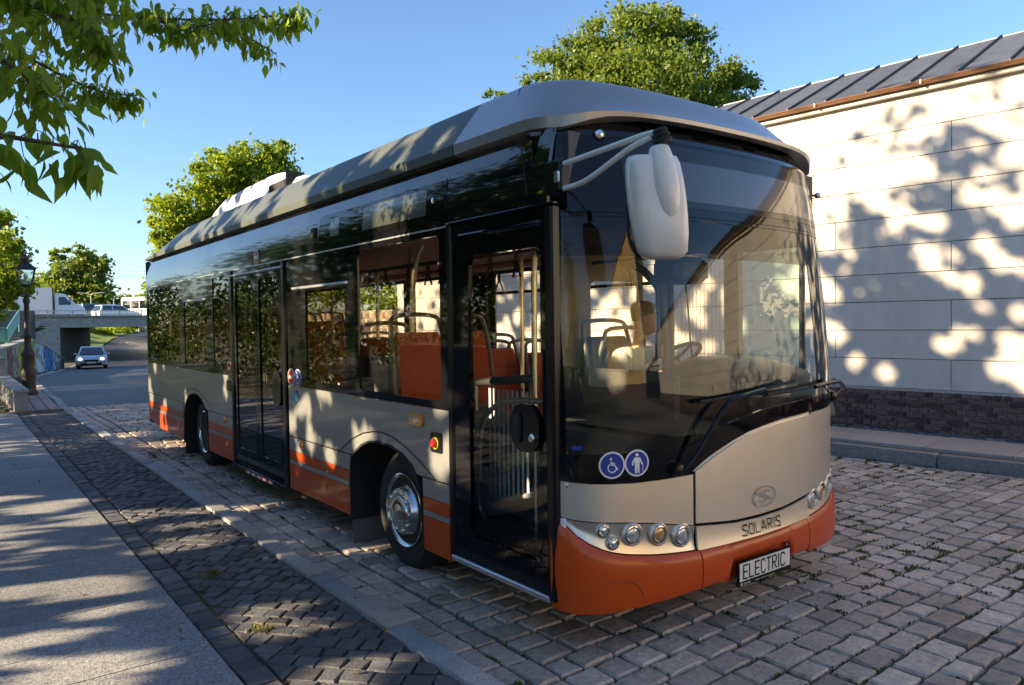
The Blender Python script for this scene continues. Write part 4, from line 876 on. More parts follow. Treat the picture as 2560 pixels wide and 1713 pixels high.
C = []
for i in range(150):
    k = rr.random(); x, y = (rr.uniform(-2.6, -.45), rr.uniform(-1.5, 9)) if k < .6 else (rr.uniform(-.4, 5.5), rr.uniform(-2.2, 1.5) if k < .85 else rr.uniform(1, 12))
    C.append((x, y, .040 if x < -.42 else .022))
C = np.array(C); tag(link('fallen_leaves', cloud_mesh('fallen_leaves', C, .034, 'dry_grass', NR.random(len(C)), 0, .6, 6.)), 'small dry fallen leaves scattered over pavement and cobbles', 'leaves', kind='stuff')
# ================================================================== THE BUS
BUS = thing('city_bus', 'black, grey and orange electric city bus parked on the cobbles along the kerb', 'bus', (0, 0, 0))
WB = 2.44; CXB = 1.22; BB = .45; NN = 2.4; YR = 9.33
def rake(z): return .09*(max(0, z-1.1)/1.03)**1.7
def FS(t, z, off=0.):          # front skin: t in 0..pi across the bus, height z
    def q(t):
        c = math.cos(t); u = abs(c)**(2/NN); v = max(0, math.sin(t))**(2/NN)
        return np.array([CXB-CXB*math.copysign(u, c), -.30+rake(z)+BB*(1-v), z])
    p = q(t)
    if off:
        e = 1e-3; d = q(min(math.pi, t+e))-q(max(0, t-e)); n = np.array([d[1], -d[0], 0]); n /= np.linalg.norm(n)+1e-12; p = p+n*off
    return p
def tx(x):
    s = (CXB-x)/CXB; return math.acos(max(-1, min(1, math.copysign(abs(s)**(NN/2), s))))
def FX(x, z, off=0.): return FS(tx(x), z, off)
def fpatch(mb, x0, x1, zl, zu, off=0., nx=40, nz=6, edge=.012, curve=None):
    """skin patch of the front between two outlines, its rim turned inwards"""
    fl = (lambda x: lerp(zl, x)) if isinstance(zl, list) else (lambda x: zl)
    fu = (lambda x: lerp(zu, x)) if isinstance(zu, list) else (lambda x: zu)
    t0, t1 = tx(x0), tx(x1); G = []
    for r in range(nz+3):
        row_ = []
        for i in range(nx+1):
            t = t0+(t1-t0)*i/nx; x = FS(t, 1)[0]; a, b = fl(x), fu(x)
            k = min(1, max(0, (r-1)/nz)); o = off-(edge if r in (0, nz+2) else 0)
            if curve: o += curve(k)
            row_.append(FS(t, a+(b-a)*k, o))
        G.append(row_)
    side = lambda j: [G[r][j]+(FS(t0 if j == 0 else t1, 1, -edge)-FS(t0 if j == 0 else t1, 1)) for r in range(len(G))]
    L_, R_ = side(0), side(-1)
    G = [[l]+r+[q] for l, r, q in zip(L_, G, R_)]
    return mb.grid(G)
def sym(l): return sorted(l+[(WB-x, z) for x, z in l if abs(x-CXB) > 1e-6])
def xs_(z): return 0 if z < 2.25 else .05*((z-2.25)/.37)**2
# ---- side skin helper (plane x = const, y from front to rear)
def spatch(mb, y0, y1, zl, zu, off=0., step=.05, nz=1, thick=.02, left=False):
    fl = zl if callable(zl) else (lambda y: zl); fu = zu if callable(zu) else (lambda y: zu)
    n = max(1, int(round((y1-y0)/step))); G = []
    def pt(y, z, o): x = xs_(z)-o; return (x, y, z) if not left else (WB-x, y, z)
    ys_ = [y0+(y1-y0)*i/n for i in range(n+1)]
    for r in range(nz+3):
        k = min(1, max(0, (r-1)/nz)); o = off-(thick if r in (0, nz+2) else 0)
        row_ = [pt(y, fl(y)+(max(fu(y), fl(y))-fl(y))*k, o) for y in ys_]
        row_ = [pt(y0, row_[0][2], off-thick)]+row_+[pt(y1, row_[-1][2], off-thick)]
        G.append(row_)
    if left: G = G[::-1]
    return mb.grid(G)
def sbox(mb, y0, y1, z0, z1, x0=-.006, x1=.02, bev=0., left=False):
    c = ((x0+x1)/2, (y0+y1)/2, (z0+z1)/2)
    if left: c = (WB-c[0], c[1], c[2])
    return mb.box(c, (x1-x0, y1-y0, z1-z0), bev=bev)
def rrect(y0, y1, z0, z1, r, n=5):
    out = []
    for cy_, cz_, a0 in ((y1-r, z1-r, 0), (y0+r, z1-r, 90), (y0+r, z0+r, 180), (y1-r, z0+r, 270)):
        for i in range(n+1): a = R(a0+90*i/n); out.append((cy_+r*math.cos(a), cz_+r*math.sin(a)))
    return out
def plate(mb, poly, x0, x1): return mb.prism([(x0, y, z) for y, z in poly], (x1-x0, 0, 0))
def frame_plate(mb, outer, inner, x0, x1):      # ring between two outlines with equal vertex counts
    n = len(outer); v = [(x0, *p) for p in outer]+[(x0, *p) for p in inner]+[(x1, *p) for p in outer]+[(x1, *p) for p in inner]; f = []
    for i in range(n):
        j = (i+1) % n; f += [(i, j, n+j, n+i), (2*n+j, 2*n+i, 3*n+i, 3*n+j), (j, i, 2*n+i, 2*n+j), (n+i, n+j, 3*n+j, 3*n+i)]
    return mb.add(v, f)
ARCH1 = [(1.305, .20), (1.309, .267), (1.334, .53), (1.368, .66), (1.44, .735), (1.577, .80), (1.75, .835), (1.926, .843), (2.08, .822), (2.186, .787), (2.30, .725), (2.362, .682), (2.385, .60), (2.39, .20)]
ARCH2 = [(6.163, .20), (6.17, .267), (6.20, .53), (6.248, .674), (6.32, .735), (6.453, .801), (6.60, .838), (6.74, .845), (6.88, .832), (7.009, .798), (7.12, .745), (7.20, .675), (7.235, .60), (7.29, .20)]
def archz(y):
    for A_ in (ARCH1, ARCH2):
        if A_[0][0] <= y <= A_[-1][0]: return lerp(A_, y)
    return 0
def skirt(y): return .225 if y < 8.5 else .225+.08*(y-8.5)/.83
# lower grey panels and the coloured bands, per bay
BAYS = [(1.0, 1.315), (2.385, 3.615), (5.195, 6.165), (7.285, 9.31)]
BANDS = [('orange_skirt', 'orange_paint', .225, .440), ('grey_stripe', 'grey_paint', .444, .480), ('orange_stripe', 'orange_paint', .484, .560), ('lower_panel', 'grey_paint', .564, .682)]
for lf in (False, True):
    for nm, mm, z0, z1 in BANDS:
        bays = BAYS if not lf else [(.45, 1.315), (2.385, 6.165), (7.285, 9.31)]
        for y0, y1 in bays:
            zl = (lambda y, z0=z0: max(z0, archz(y)) if z0 > .3 else max(skirt(y), z0)); m = MB(); spatch(m, y0, y1, zl, z1, .002, .03, left=lf); obj(nm, m, mm, BUS, 40)
    for y0, y1 in ([(1.0, 3.615), (5.195, 9.32)] if not lf else [(.45, 9.32)]):
        m = MB(); spatch(m, y0, y1, lambda y: max(.688, archz(y)+.0), 1.128, 0, .02, 2, left=lf); obj('side_panel', m, 'grey_paint', BUS, 40)
# wheel arch rims and black wells
def arch_rim(A_, lf=False):
    m = MB(); P = [(y, z) for y, z in A_]; G = []
    for y, z in P: G.append([(-.006, y, z), (-.006, y+(.012 if y < (A_[0][0]+A_[-1][0])/2 else -.012), z-.012), (.5, y+(.012 if y < (A_[0][0]+A_[-1][0])/2 else -.012), z-.012)])
    if lf: G = [[(WB-x, y, z) for x, y, z in r] for r in G]
    m.grid(G); obj('wheel_well', m, 'rubber', BUS, 60)
for A_ in (ARCH1, ARCH2):
    arch_rim(A_); arch_rim(A_, True)
# thin dark joints between body panels
def joint(pts, x=-.0035, w=.008, nm='panel_joint', mm='black_trim'):
    m = MB(); P = [np.array([x, y, z]) for y, z in pts]; G = []
    for i, p in enumerate(P):
        d = P[min(i+1, len(P)-1)]-P[max(0, i-1)]; n = np.array([0, -d[2], d[1]]); n /= np.linalg.norm(n)+1e-9; G.append([p-n*w/2, p+n*w/2])
    m.grid(G); G2 = [[q+np.array([.004, 0, 0]) for q in r] for r in G]; m.grid([r[::-1] for r in G2]); return obj(nm, m, mm, BUS, 0)
S1 = [(2.57, .686), (2.45, .75), (2.33, .809), (2.16, .868), (1.985, .899), (1.85, .905), (1.715, .893), (1.524, .845), (1.345, .775), (1.24, .73), (1.155, .686)]
joint(S1); joint([(7.33, .70), (7.202, .80), (7.04, .87), (6.856, .899), (6.66, .893), (6.447, .862), (6.196, .785), (6.05, .72), (6.017, .686)])
for y0, y1 in ((1.0, 1.36), (2.365, 3.615), (5.195, 6.21), (7.25, 9.32)): joint([(y0, .685), (y1, .685)], w=.007)
for y in (8.75,): joint([(y, .23), (y, .685)])
# black upper band, curving in under the roof edge
for lf in (False, True):
    for y0, y1 in (((.06, .98), (.98, 3.62), (3.62, 5.24), (5.24, 9.32)) if not lf else ((.15, 3.6), (3.6, 9.32))):
        m = MB(); spatch(m, y0+.001, y1-.001, 2.23 if y1 > 1 or lf else 2.245, 2.625, 0, .5, 7, left=lf); obj('upper_panel', m, 'black_paint', BUS, 60)
# roof skin and ceiling
m = MB(); m.grid([[(x, y, 2.625+.05*math.sin(math.pi*(x-.07)/2.3)) for x in np.linspace(.07, 2.37, 9)] for y in (9.32, 6, 3, .12)]); obj('roof', m, 'black_trim', BUS, 60)
m = MB(); m.box((1.22, 4.8, 2.275), (2.34, 8.9, .03)); obj('ceiling', m, 'ceiling', BUS, 0)
m = MB(); m.box((1.22, 4.9, .31), (1.30, 8.7, .05))
for y0, y1 in ((.1, 1.29), (2.41, 6.14), (7.31, 9.28)):
    for sx in (.30, 2.14): m.box((sx, (y0+y1)/2, .31), (.53, y1-y0, .05))
obj('floor', m, 'interior_dark', BUS, 0)
m = MB(); m.box((1.22, 4.9, .24), (1.2, 8.6, .06)); obj('underbody', m, 'black_trim', BUS, 0)
m = MB(); m.box((1.22, 7.9, .55), (1.28, 2.6, .5)); m.box((1.22, 8.3, .55), (2.3, 1.9, .49)); obj('rear_platform', m, 'interior_dark', BUS, 0)
# rear wall
m = MB(); m.box((1.22, 9.32, 1.43), (2.43, .06, 2.38), bev=.02); obj('rear_wall', m, 'black_paint', BUS)
m = MB(); m.box((1.22, 9.34, .7), (2.40, .05, .95), bev=.02); obj('rear_bumper', m, 'orange_paint', BUS)
for lf in (False, True):
    m = MB(); m.grid([[(( xs_(z)+.06*(1-math.cos(a))) if not lf else WB-(xs_(z)+.06*(1-math.cos(a))), 9.31+.06*math.sin(a), z) for a in np.linspace(0, 1.5, 6)][::(1 if not lf else -1)] for z in (.30, .8, 1.3, 1.8, 2.3, 2.45, 2.6)]); obj('rear_corner', m, 'black_paint', BUS, 60)
# ------------------------------------------------------------------ windows of the kerb side
def window(y0, y1, z0, z1, gy0, gy1, gz0, gz1, gl, nm='window', frit=True, x0=.002, left=False, r=.04):
    out = rrect(y0, y1, z0, z1, .015); inn = rrect(gy0, gy1, gz0, gz1, r)
    m = MB(); frame_plate(m, out, inn, x0-.004, x0+.012)
    if left: m.v = [(WB-a_, b_, c_) for a_, b_, c_ in m.v]; m.f = [q[::-1] for q in m.f]
    w = obj(nm, m, 'black_frit', BUS, 30)
    m = MB(); m.add([(x0+.004, gy0-.01, gz0-.01), (x0+.004, gy1+.01, gz0-.01), (x0+.004, gy1+.01, gz1+.01), (x0+.004, gy0-.01, gz1+.01)], [(3, 2, 1, 0)])
    if left: m.v = [(WB-a_, b_, c_) for a_, b_, c_ in m.v]
    obj('pane', m, gl, w, 0); return w
Z0, Z1 = 1.134, 2.226
window(.995, 2.345, Z0, Z1, 1.075, 2.20, 1.18, 2.185, 'side_glass')
w = window(2.35, 3.60, Z0, Z1, 2.42, 3.19, 1.19, 1.945, 'rear_glass')
obj('slide_rail', MB().box((-.004, 2.92, 1.966), (.012, 1.12, .022), bev=.004), 'aluminium', w)
m = MB(); m.add([(.004, 2.40, 1.985), (.004, 3.50, 1.985), (.004, 3.50, 2.19), (.004, 2.40, 2.19)], [(3, 2, 1, 0)]); obj('pane', m, 'rear_glass', w, 0)
window(5.245, 5.93, Z0, Z1, 5.30, 5.88, 1.19, 2.19, 'rear_glass')
w = window(5.935, 7.30, Z0, Z1, 6.12, 7.14, 1.19, 1.945, 'rear_glass')
obj('slide_rail', MB().box((-.004, 6.66, 1.966), (.012, 1.05, .022), bev=.004), 'aluminium', w)
window(7.305, 9.31, Z0, Z1, 7.40, 9.22, 1.2, 2.19, 'rear_glass')
joint([(.995, 2.2275), (9.3, 2.2275)], x=-.006, w=.010, nm='drip_rail', mm='aluminium')
# windows of the far side
for y0, y1, gy0, gy1, gz0 in ((.16, .72, .20, .68, 1.24), (.72, 1.42, .80, 1.35, 1.24), (1.42, 2.95, 1.50, 2.88, 1.25), (2.95, 4.42, 3.02, 3.86, 1.25), (4.42, 5.75, 4.50, 5.62, 1.25), (5.75, 7.4, 5.88, 7.28, 1.25), (7.4, 9.3, 7.5, 9.2, 1.25)):
    w = window(y0, y1, Z0, Z1, gy0, gy1, gz0, 2.18, 'side_glass' if y1 > 1 else 'green_glass', left=True)
    if y0 in (2.95, 1.42): obj('slide_rail', MB().box((WB-.01, (gy0+gy1)/2, 1.97), (.03, gy1-gy0, .03)), 'black_trim', w)
    if y0 > .5: m = MB(); m.box((WB-.03, y0+.02, 1.7), (.05, .13, 1.05)); obj('window_pillar', m, 'cab_panel' if y0 < 1.5 else 'interior_dark', BUS, 0)
for i in range(14): obj('defrost_line', MB().box((WB-.012, .84+i*.038, 1.72), (.002, .003, .9)), 'cream', BUS, 0)
m = MB(); m.box((WB-.04, 4.7, .74), (.04, 9, .76)); obj('inner_wall', m, 'interior_grey', BUS, 0)
for y0, y1, z0 in ((1.0, 1.3, .36), (1.3, 2.4, .92), (2.4, 3.62, .36), (5.2, 6.15, .36), (6.15, 7.3, .92), (7.3, 9.3, .36)):
    m = MB(); m.box((.05, (y0+y1)/2, (z0+1.125)/2), (.03, y1-y0, 1.125-z0)); obj('inner_wall', m, 'interior_grey', BUS, 0)
for sx in (.2, 2.24):
    m = MB(); m.prism([(sx-.14, .9, 2.26), (sx+.14, .9, 2.26), (sx+(.14 if sx < 1 else -.14)*.9, .9, 2.14)], (0, 8.3, 0)) if False else m.box((sx, 5.0, 2.235), (.26, 8.2, .06), bev=.02); obj('air_duct', m, 'ceiling', BUS)
# ------------------------------------------------------------------ front door
D = obj('front_door', frame_plate(MB(), rrect(.085, .93, .285, 2.125, .02), rrect(.112, .775, .43, 2.035, .05), .0, .035), 'black_frit', BUS, 30)
m = MB(); m.add([(.012, .10, .42), (.012, .79, .42), (.012, .79, 2.045), (.012, .10, 2.045)], [(3, 2, 1, 0)]); obj('pane', m, 'door_glass', D, 0)
pm = []
for y, z in rrect(.118, .355, .985, 1.235, .10, 8): pm.append((y, z))
m = MB(); plate(m, pm, -.022, .012); lock = obj('lock_plate', m, 'black_trim', D, 40)
m = MB(); plate(m, rrect(.262, .318, 1.03, 1.18, .027, 6), -.034, -.02); obj('grip_recess', m, 'rubber', D, 40)
m = MB(); m.lathe([(.022, 0), (.024, .012), (.016, .02), (0, .022)], 16, (-.022, .165, 1.065), (-1, 0, 0)); obj('lock_button', m, 'chrome', D)
for y0, y1 in ((.015, .08), (.935, .990)):
    m = MB(); sbox(m, y0, y1, .25, 2.235, -.012, .05, .012); obj('door_post', m, 'black_trim', BUS)
m = MB(); sbox(m, .08, .935, 2.135, 2.165, -.03, .03, .012); obj('door_header', m, 'black_paint', BUS)
m = MB(); sbox(m, .0, .995, 2.232, 2.246, -.014, .02, .005); obj('door_gutter', m, 'black_paint', BUS)
m = MB(); sbox(m, .06, .965, .245, .278, -.02, .30, .006); obj('door_sill', m, 'aluminium', BUS)
m = MB(); sbox(m, .085, .93, 2.127, 2.232, .004, .04); obj('door_head_panel', m, 'black_frit', BUS, 0)
m = MB(); sbox(m, 3.74, 5.16, 2.152, 2.232, .004, .04); obj('door_head_panel', m, 'black_frit', BUS, 0)
m = MB(); m.box((.6, .5, .30), (1.0, .9, .05)); obj('entry_step', m, 'interior_dark', BUS, 0)
# middle door, two leaves
for y0, y1 in ((5.165, 5.235), (3.655, 3.735)):
    m = MB(); sbox(m, y0, y1, .21, 2.235, -.012, .05, .012); obj('door_post', m, 'black_trim', BUS)
for y0, y1 in ((3.745, 4.435), (4.445, 5.155)):
    d = obj('middle_door', frame_plate(MB(), rrect(y0, y1, .235, 2.15, .02), rrect(y0+.085, y1-.075, .40, 2.10, .05), .004, .035), 'black_frit', BUS, 30)
    m = MB(); m.add([(.014, y0+.05, .36), (.014, y1-.05, .36), (.014, y1-.05, 2.12), (.014, y0+.05, 2.12)], [(3, 2, 1, 0)]); obj('pane', m, 'dark_door_glass', d, 0)
    m = MB(); m.tube([(.06, (y0+y1)/2+.16, .9), (.06, (y0+y1)/2+.16, 2.0)], .014, 8); obj('grab_rail', m, 'pole_metal', d)
m = MB(); plate(m, rrect(3.765, 3.965, .93, 1.24, .085, 8), -.02, .01); obj('lock_plate', m, 'black_trim', BUS, 40)
m = MB(); sbox(m, 3.70, 5.2, 2.158, 2.178, -.022, .02, .006); obj('door_header', m, 'aluminium', BUS)
m = MB(); sbox(m, 3.70, 5.2, .205, .225, -.015, .25, .004); obj('door_sill', m, 'black_trim', BUS)
for k in range(10): obj('ramp_marking', MB().box((-.004, 4.12+k*.078, .19), (.012, .076, .028)), 'red_decal' if k % 2 else 'white_decal', BUS, 0)
# ------------------------------------------------------------------ side details
def disc(c, r, x, mm, nm, parent=BUS, ay=1., n=32, th=.003):
    m = MB(); m.prism([(x, c[0]+r*math.cos(2*math.pi*i/n), c[1]+r*ay*math.sin(2*math.pi*i/n)) for i in range(n)], (th, 0, 0)); return obj(nm, m, mm, parent, 30)
def no_entry(c, r, ay=1.):
    d = disc(c, r, -.0075, 'white_decal', 'no_entry_sign', ay=ay); disc(c, r*.88, -.0095, 'red_decal', 'red_disc', d, ay)
    obj('bar', MB().box((-.0105, c[0], c[1]), (.002, r*1.15, r*.36)), 'white_decal', d, 0)
no_entry((3.532, 1.204), .075); no_entry((5.292, 1.206), .075); no_entry((4.369, 2.303), .077)
def ribbon(mb, pts, w, P3):        # flat stroke; P3 maps 2D to 3D
    pts = [np.array(p, float) for p in pts]; G = []
    closed = np.allclose(pts[0], pts[-1]) and len(pts) > 3
    for i, p in enumerate(pts):
        a = pts[i-1] if i else (pts[-2] if closed else p); b = pts[i+1] if i < len(pts)-1 else (pts[1] if closed else p)
        d1 = p-a; d2 = b-p; n1 = np.linalg.norm(d1); n2 = np.linalg.norm(d2)
        d = (d1/n1 if n1 > 1e-9 else 0*d1)+(d2/n2 if n2 > 1e-9 else 0*d2); L_ = np.linalg.norm(d)+1e-9; d = d/L_; n = np.array([-d[1], d[0]])
        c_ = max(.55, L_/2 if n1 > 1e-9 and n2 > 1e-9 else 1); n = n/c_
        e = np.zeros(2)
        if not closed and i == 0: e = -d*w*.3
        if not closed and i == len(pts)-1: e = d*w*.3
        G.append([P3(*(p+e-n*w/2)), P3(*(p+e+n*w/2))])
    mb.grid(G); return mb
def arc(cx, cy_, r, a0, a1, n=14, ry=None): return [(cx+r*math.cos(R(a0+(a1-a0)*i/n)), cy_+(ry or r)*math.sin(R(a0+(a1-a0)*i/n))) for i in range(n+1)]
WCHAIR = [([(-.12, .30), (-.08, .02), (.20, .02), (.36, -.36), (.48, -.30)], .10), ([(-.10, .17), (.18, .17)], .09), (arc(-.02, -.22, .36, 125, 375, 18), .09)]
def wheelchair(mb, P3):
    for s_, w in WCHAIR: ribbon(mb, s_, w, P3)
    o = len(mb.v); mb.add([P3(-.13+.10*math.cos(a), .52+.10*math.sin(a)) for a in np.linspace(0, 6.283, 15)[:-1]], [tuple(range(14))]); return mb
c = (3.377, 1.203); d = disc(c, .075, -.0075, 'white_decal', 'wheelchair_sign'); disc(c, .068, -.0095, 'blue_decal', 'blue_disc', d)
m = MB(); wheelchair(m, lambda u, v: (-.0108, c[0]-u*.085, c[1]+v*.085)); obj('pictogram', m, 'white_decal', d, 0)
c2 = (3.44, 1.037); d = disc(c2, .055, -.004, 'blue_decal', 'round_sticker'); disc(c2, .043, -.0055, 'cyan_decal', 'sticker_centre', d)
m = MB(); ribbon(m, arc(0, 0, .5, 40, 320), .22, lambda u, v: (-.0068, c2[0]-u*.03, c2[1]+v*.03)); obj('sticker_mark', m, 'white_decal', d, 0)
m = MB(); plate(m, rrect(1.295, 1.445, 1.005, 1.085, .015), -.016, .004); l_ = obj('turn_signal', m, 'lamp_orange', BUS, 30)
m = MB(); plate(m, rrect(1.335, 1.40, 1.032, 1.06, .012), -.02, -.014); obj('signal_lens', m, 'lamp_clear', l_, 30)
m = MB(); plate(m, rrect(1.072, 1.20, .862, .985, .02), -.010, .004); l_ = obj('emergency_switch', m, 'black_trim', BUS, 30)
m = MB(); m.lathe([(.038, 0), (.038, .008), (0, .009)], 20, (-.010, 1.135, .922), (-1, 0, 0)); obj('yellow_ring', m, 'yellow_plastic', l_)
m = MB(); m.lathe([(.026, 0), (.028, .02), (.018, .03), (0, .031)], 20, (-.012, 1.135, .922), (-1, 0, 0)); obj('red_knob', m, 'lamp_red', l_)
m = MB(); plate(m, rrect(5.262, 5.398, .963, 1.078, .02), -.006, .004); obj('door_control', m, 'black_trim', BUS, 30)
for y, z in ((3.322, .64), (5.51, .642)):
    m = MB(); m.lathe([(.038, 0), (.038, .006), (.025, .016), (0, .018)], 20, (-.002, y, z), (-1, 0, 0)); obj('round_marker', m, 'lamp_orange', BUS)
for y, z in ((2.872, .373), (5.447, .379), (7.561, .376), (9.205, .369)):
    m = MB(); plate(m, rrect(y-.045, y+.045, z-.028, z+.028, .008), -.010, .0); obj('side_marker', m, 'lamp_orange', BUS, 30)
m = MB(); m.lathe([(.012, 0), (.012, .006), (0, .008)], 12, (-.002, 2.80, .489), (-1, 0, 0)); obj('flap_lock', m, 'chrome', BUS)
joint(arc(2.74, .56, .14, 20, 160, 12), w=.003)
# destination display above the windows
m = MB(); frame_plate(m, rrect(1.0, 2.90, 2.282, 2.52, .03), rrect(1.012, 2.888, 2.294, 2.508, .025), -.006, .05); m.v = [(a_+xs_(c_), b_, c_) for a_, b_, c_ in m.v]; dsp = obj('display_box', m, 'black_paint', BUS, 30)
def slab_on(y0, y1, z0, z1, o): m = MB(); spatch(m, y0, y1, z0, z1, o, .5, 4, .008); return m
obj('display_glass', slab_on(1.014, 2.886, 2.296, 2.506, .006), 'black_frit', dsp, 50)
obj('number_field', slab_on(2.50, 2.66, 2.33, 2.465, .0085), 'pale_display', dsp, 50); obj('text_field', slab_on(1.22, 2.10, 2.32, 2.485, .0085), 'pale_display', dsp, 50)
m = MB(); m.lathe([(.018, 0), (.018, .006), (0, .01)], 12, (.0, 1.13, 2.40), (-1, 0, 0)); obj('display_lock', m, 'chrome', dsp)
m = MB(); plate(m, rrect(2.95, 3.05, 2.335, 2.435, .02), .0, .03); cm_ = obj('speaker_plate', m, 'black_trim', BUS, 30)
m = MB(); m.lathe([(.034, 0), (.03, .008), (.02, .002), (0, .006)], 20, (.0, 3.0, 2.385), (-1, 0, 0)); obj('speaker', m, 'rubber', cm_)
m = MB(); spatch(m, .955, .965, 2.25, 2.62, .003, .5, 5, .004); 
joint([(-.0, 2.6), (-.0, 2.58)], w=.004)
# ------------------------------------------------------------------ wheels
def bus_wheel(y, front=True, left=False):
    Wh = bpy.data.objects.new('wheel', None); COL.objects.link(Wh); Wh.parent = BUS; Rt = .405; zc = .392
    x0 = .06; sg = -1
    if left: x0 = WB-.06; sg = 1
    ax = (sg, 0, 0); o = (x0, y, zc)
    m = MB(); m.lathe([(.235, -.26), (.34, -.265), (.39, -.24), (Rt, -.215), (Rt, -.205), (Rt-.012, -.2), (Rt-.012, -.19), (Rt, -.185), (Rt, -.12), (Rt-.012, -.115), (Rt-.012, -.105), (Rt, -.10), (Rt, -.055), (.392, -.03), (.365, -.012), (.35, .004), (.335, .0), (.30, .008), (.262, .0), (.243, -.01)], 56, o, ax); obj('tyre', m, 'rubber', Wh, 40)
    m = MB()
    if front:
        m.lathe([(.243, -.012), (.250, .006), (.243, .010), (.232, .0), (.222, -.012), (.212, -.05), (.19, -.035), (.165, .0), (.158, .02), (.152, .032), (.12, .036), (.108, .030), (.104, .045), (.10, .05), (.075, .05), (.07, .02), (.055, .015), (.05, .05), (0, .058)], 48, o, ax); rim = obj('rim', m, 'wheel_steel', Wh, 30)
        for k in range(10):
            a = 2*math.pi*k/10; m = MB(); m.lathe([(.015, 0), (.015, .012), (.010, .02), (0, .021)], 10, (o[0]+sg*.03, y+.132*math.cos(a), zc+.132*math.sin(a)), ax); obj('wheel_nut', m, 'chrome', Wh, 40)
        for k in range(8):
            a = 2*math.pi*(k+.5)/8; m = MB(); m.lathe([(.020, 0), (.020, .004), (0, .005)], 12, (o[0]+sg*(-.031), y+.195*math.cos(a), zc+.195*math.sin(a)), (sg, -.35*math.cos(a)*0, 0)); obj('vent_hole', m, 'rubber', Wh, 40)
        m = MB(); m.box((o[0]+sg*.074, y-.135, zc+.0), (.012, .02, .055), bev=.004); obj('nut_marker', m, 'lamp_red', Wh)
    else:
        m.lathe([(.243, -.012), (.250, .006), (.243, .010), (.232, .0), (.225, -.03), (.215, -.10), (.19, -.15), (.15, -.155), (.14, -.12), (.11, -.10), (.10, -.08), (.06, -.07), (0, -.065)], 48, o, ax); obj('rim', m, 'wheel_steel', Wh, 30)
        for k in range(10):
            a = 2*math.pi*k/10; m = MB(); m.lathe([(.014, 0), (.014, .03), (0, .034)], 8, (o[0]-sg*.15, y+.165*math.cos(a), zc+.165*math.sin(a)), ax); obj('wheel_nut', m, 'steel', Wh, 40)
    return Wh
for lf in (False, True): bus_wheel(1.675, True, lf); bus_wheel(6.545, False, lf)
m = MB(); m.box((.16, 2.385, .15), (.30, .012, .28), bev=.004); obj('mud_flap', m, mat('flap_grey', (.11, .11, .108), .7), BUS)
m = MB(); m.box((.16, 7.27, .17), (.30, .012, .26), bev=.004); obj('mud_flap', m, 'rubber', BUS)
m = MB(); m.box((1.22, 1.845, .52), (2.3, 1.04, .62)); 
for yc in (1.848, 6.727):
    for sx in (.54, WB-.54): m = MB(); m.box((sx, yc, .56), (.03, 1.14, .60)); obj('wheel_box', m, 'rubber', BUS, 0)
m = MB(); m.tube([(.3, 1.675, .392), (2.14, 1.675, .392)], .07, 10); m.tube([(.3, 6.545, .392), (2.14, 6.545, .392)], .09, 10)
# ------------------------------------------------------------------ roof fairing
FC = []          # plan outline from kerb-side rear to far rear round the front
def plan(ins, z):
    pts = []
    for y in (9.30, 9.0, 8.6, 8.2, 7.7, 7, 5.5, 4, 2.5, 1.5, .9, .5): pts.append((ins, y, z))
    n = 40
    for i in range(n+1):
        t = math.pi*i/n; c = math.cos(t); u = abs(c)**(2/NN); v = max(0, math.sin(t))**(2/NN)
        a_, b_ = CXB-ins, BB-.02+.10-ins*.15
        pts.append((CXB-a_*math.copysign(u, c), .30+ins*1.15-(.30+.16)*v-.0, z))
    for y in (.5, .9, 1.5, 2.5, 4, 5.5, 7, 7.7, 8.2, 8.6, 9.0, 9.30): pts.append((WB-ins, y, z))
    return pts
st = [(.05, 2.622), (.02, 2.624), (.0, 2.634), (-.004, 2.69), (.006, 2.706), (.07, 2.79), (.135, 2.875), (.19, 2.945), (.212, 2.965), (.25, 2.978), (.34, 2.988), (.55, 2.995)]
G = []
for ins, z in st:
    row_ = []
    for x, y, zz in plan(ins, z):
        k = 1. if y < 7.9 else max(.42, 1-(y-7.9)/1.4*.58)
        h = 2.628+(zz-2.628)*k
        fr = max(0, min(1, (.25-y)/.30)) if y < .3 else 0          # front lip lifted off the roof edge
        cx_ = max(0, 1-abs((x-CXB)/1.10)**9)
        lip = .075*fr*cx_*max(0, 1-(zz-2.628)/.12)
        top = -.055*fr*min(1, max(0, (zz-2.72)/.2))
        row_.append((x, y, h+lip+top))
    G.append(row_)
nv = len(G[0]); j1 = 2+12+2
def sub(G, a, b): return [r[a:b+1] for r in G]
cuts_ = [0, 2, 5, 6, 7, 8, 9, 12+40+3, nv-6, nv-1]
# side pieces by y, front piece separately
idx = [(0, 2), (2, 4), (4, 6), (6, 8), (8, 10), (10, 54), (54, 58), (58, nv-1)]
for a_, b_ in idx:
    m = MB(); m.grid([r[::-1] for r in sub(G, a_, b_)][::-1])
    obj('roof_fairing' if (a_, b_) != (10, 54) else 'front_fairing', m, 'fairing_paint' if (a_, b_) != (10, 54) else 'front_fairing_paint', BUS, 24)
m = MB(); m.add([p for p in G[-1]], [tuple(range(nv))]); obj('fairing_top', m, 'fairing_paint', BUS, 0)
for a_ in (2, 4, 6, 8, 10):
    m = MB(); m.grid([[tuple(np.array(r[a_])+[-.002, -.003, .001]), tuple(np.array(r[a_])+[-.002, .003, .001])] for r in G]); obj('fairing_joint', m, 'black_trim', BUS, 0)
m = MB(); m.grid([[(x+(0 if abs(x-CXB) < .9 else 0), y+.09, z) for x, y, z in G[0][12:53]], [(x, y+.09, z-.11) for x, y, z in G[0][12:53]]]); obj('fairing_shadow_gap', m, 'black_trim', BUS, 60)
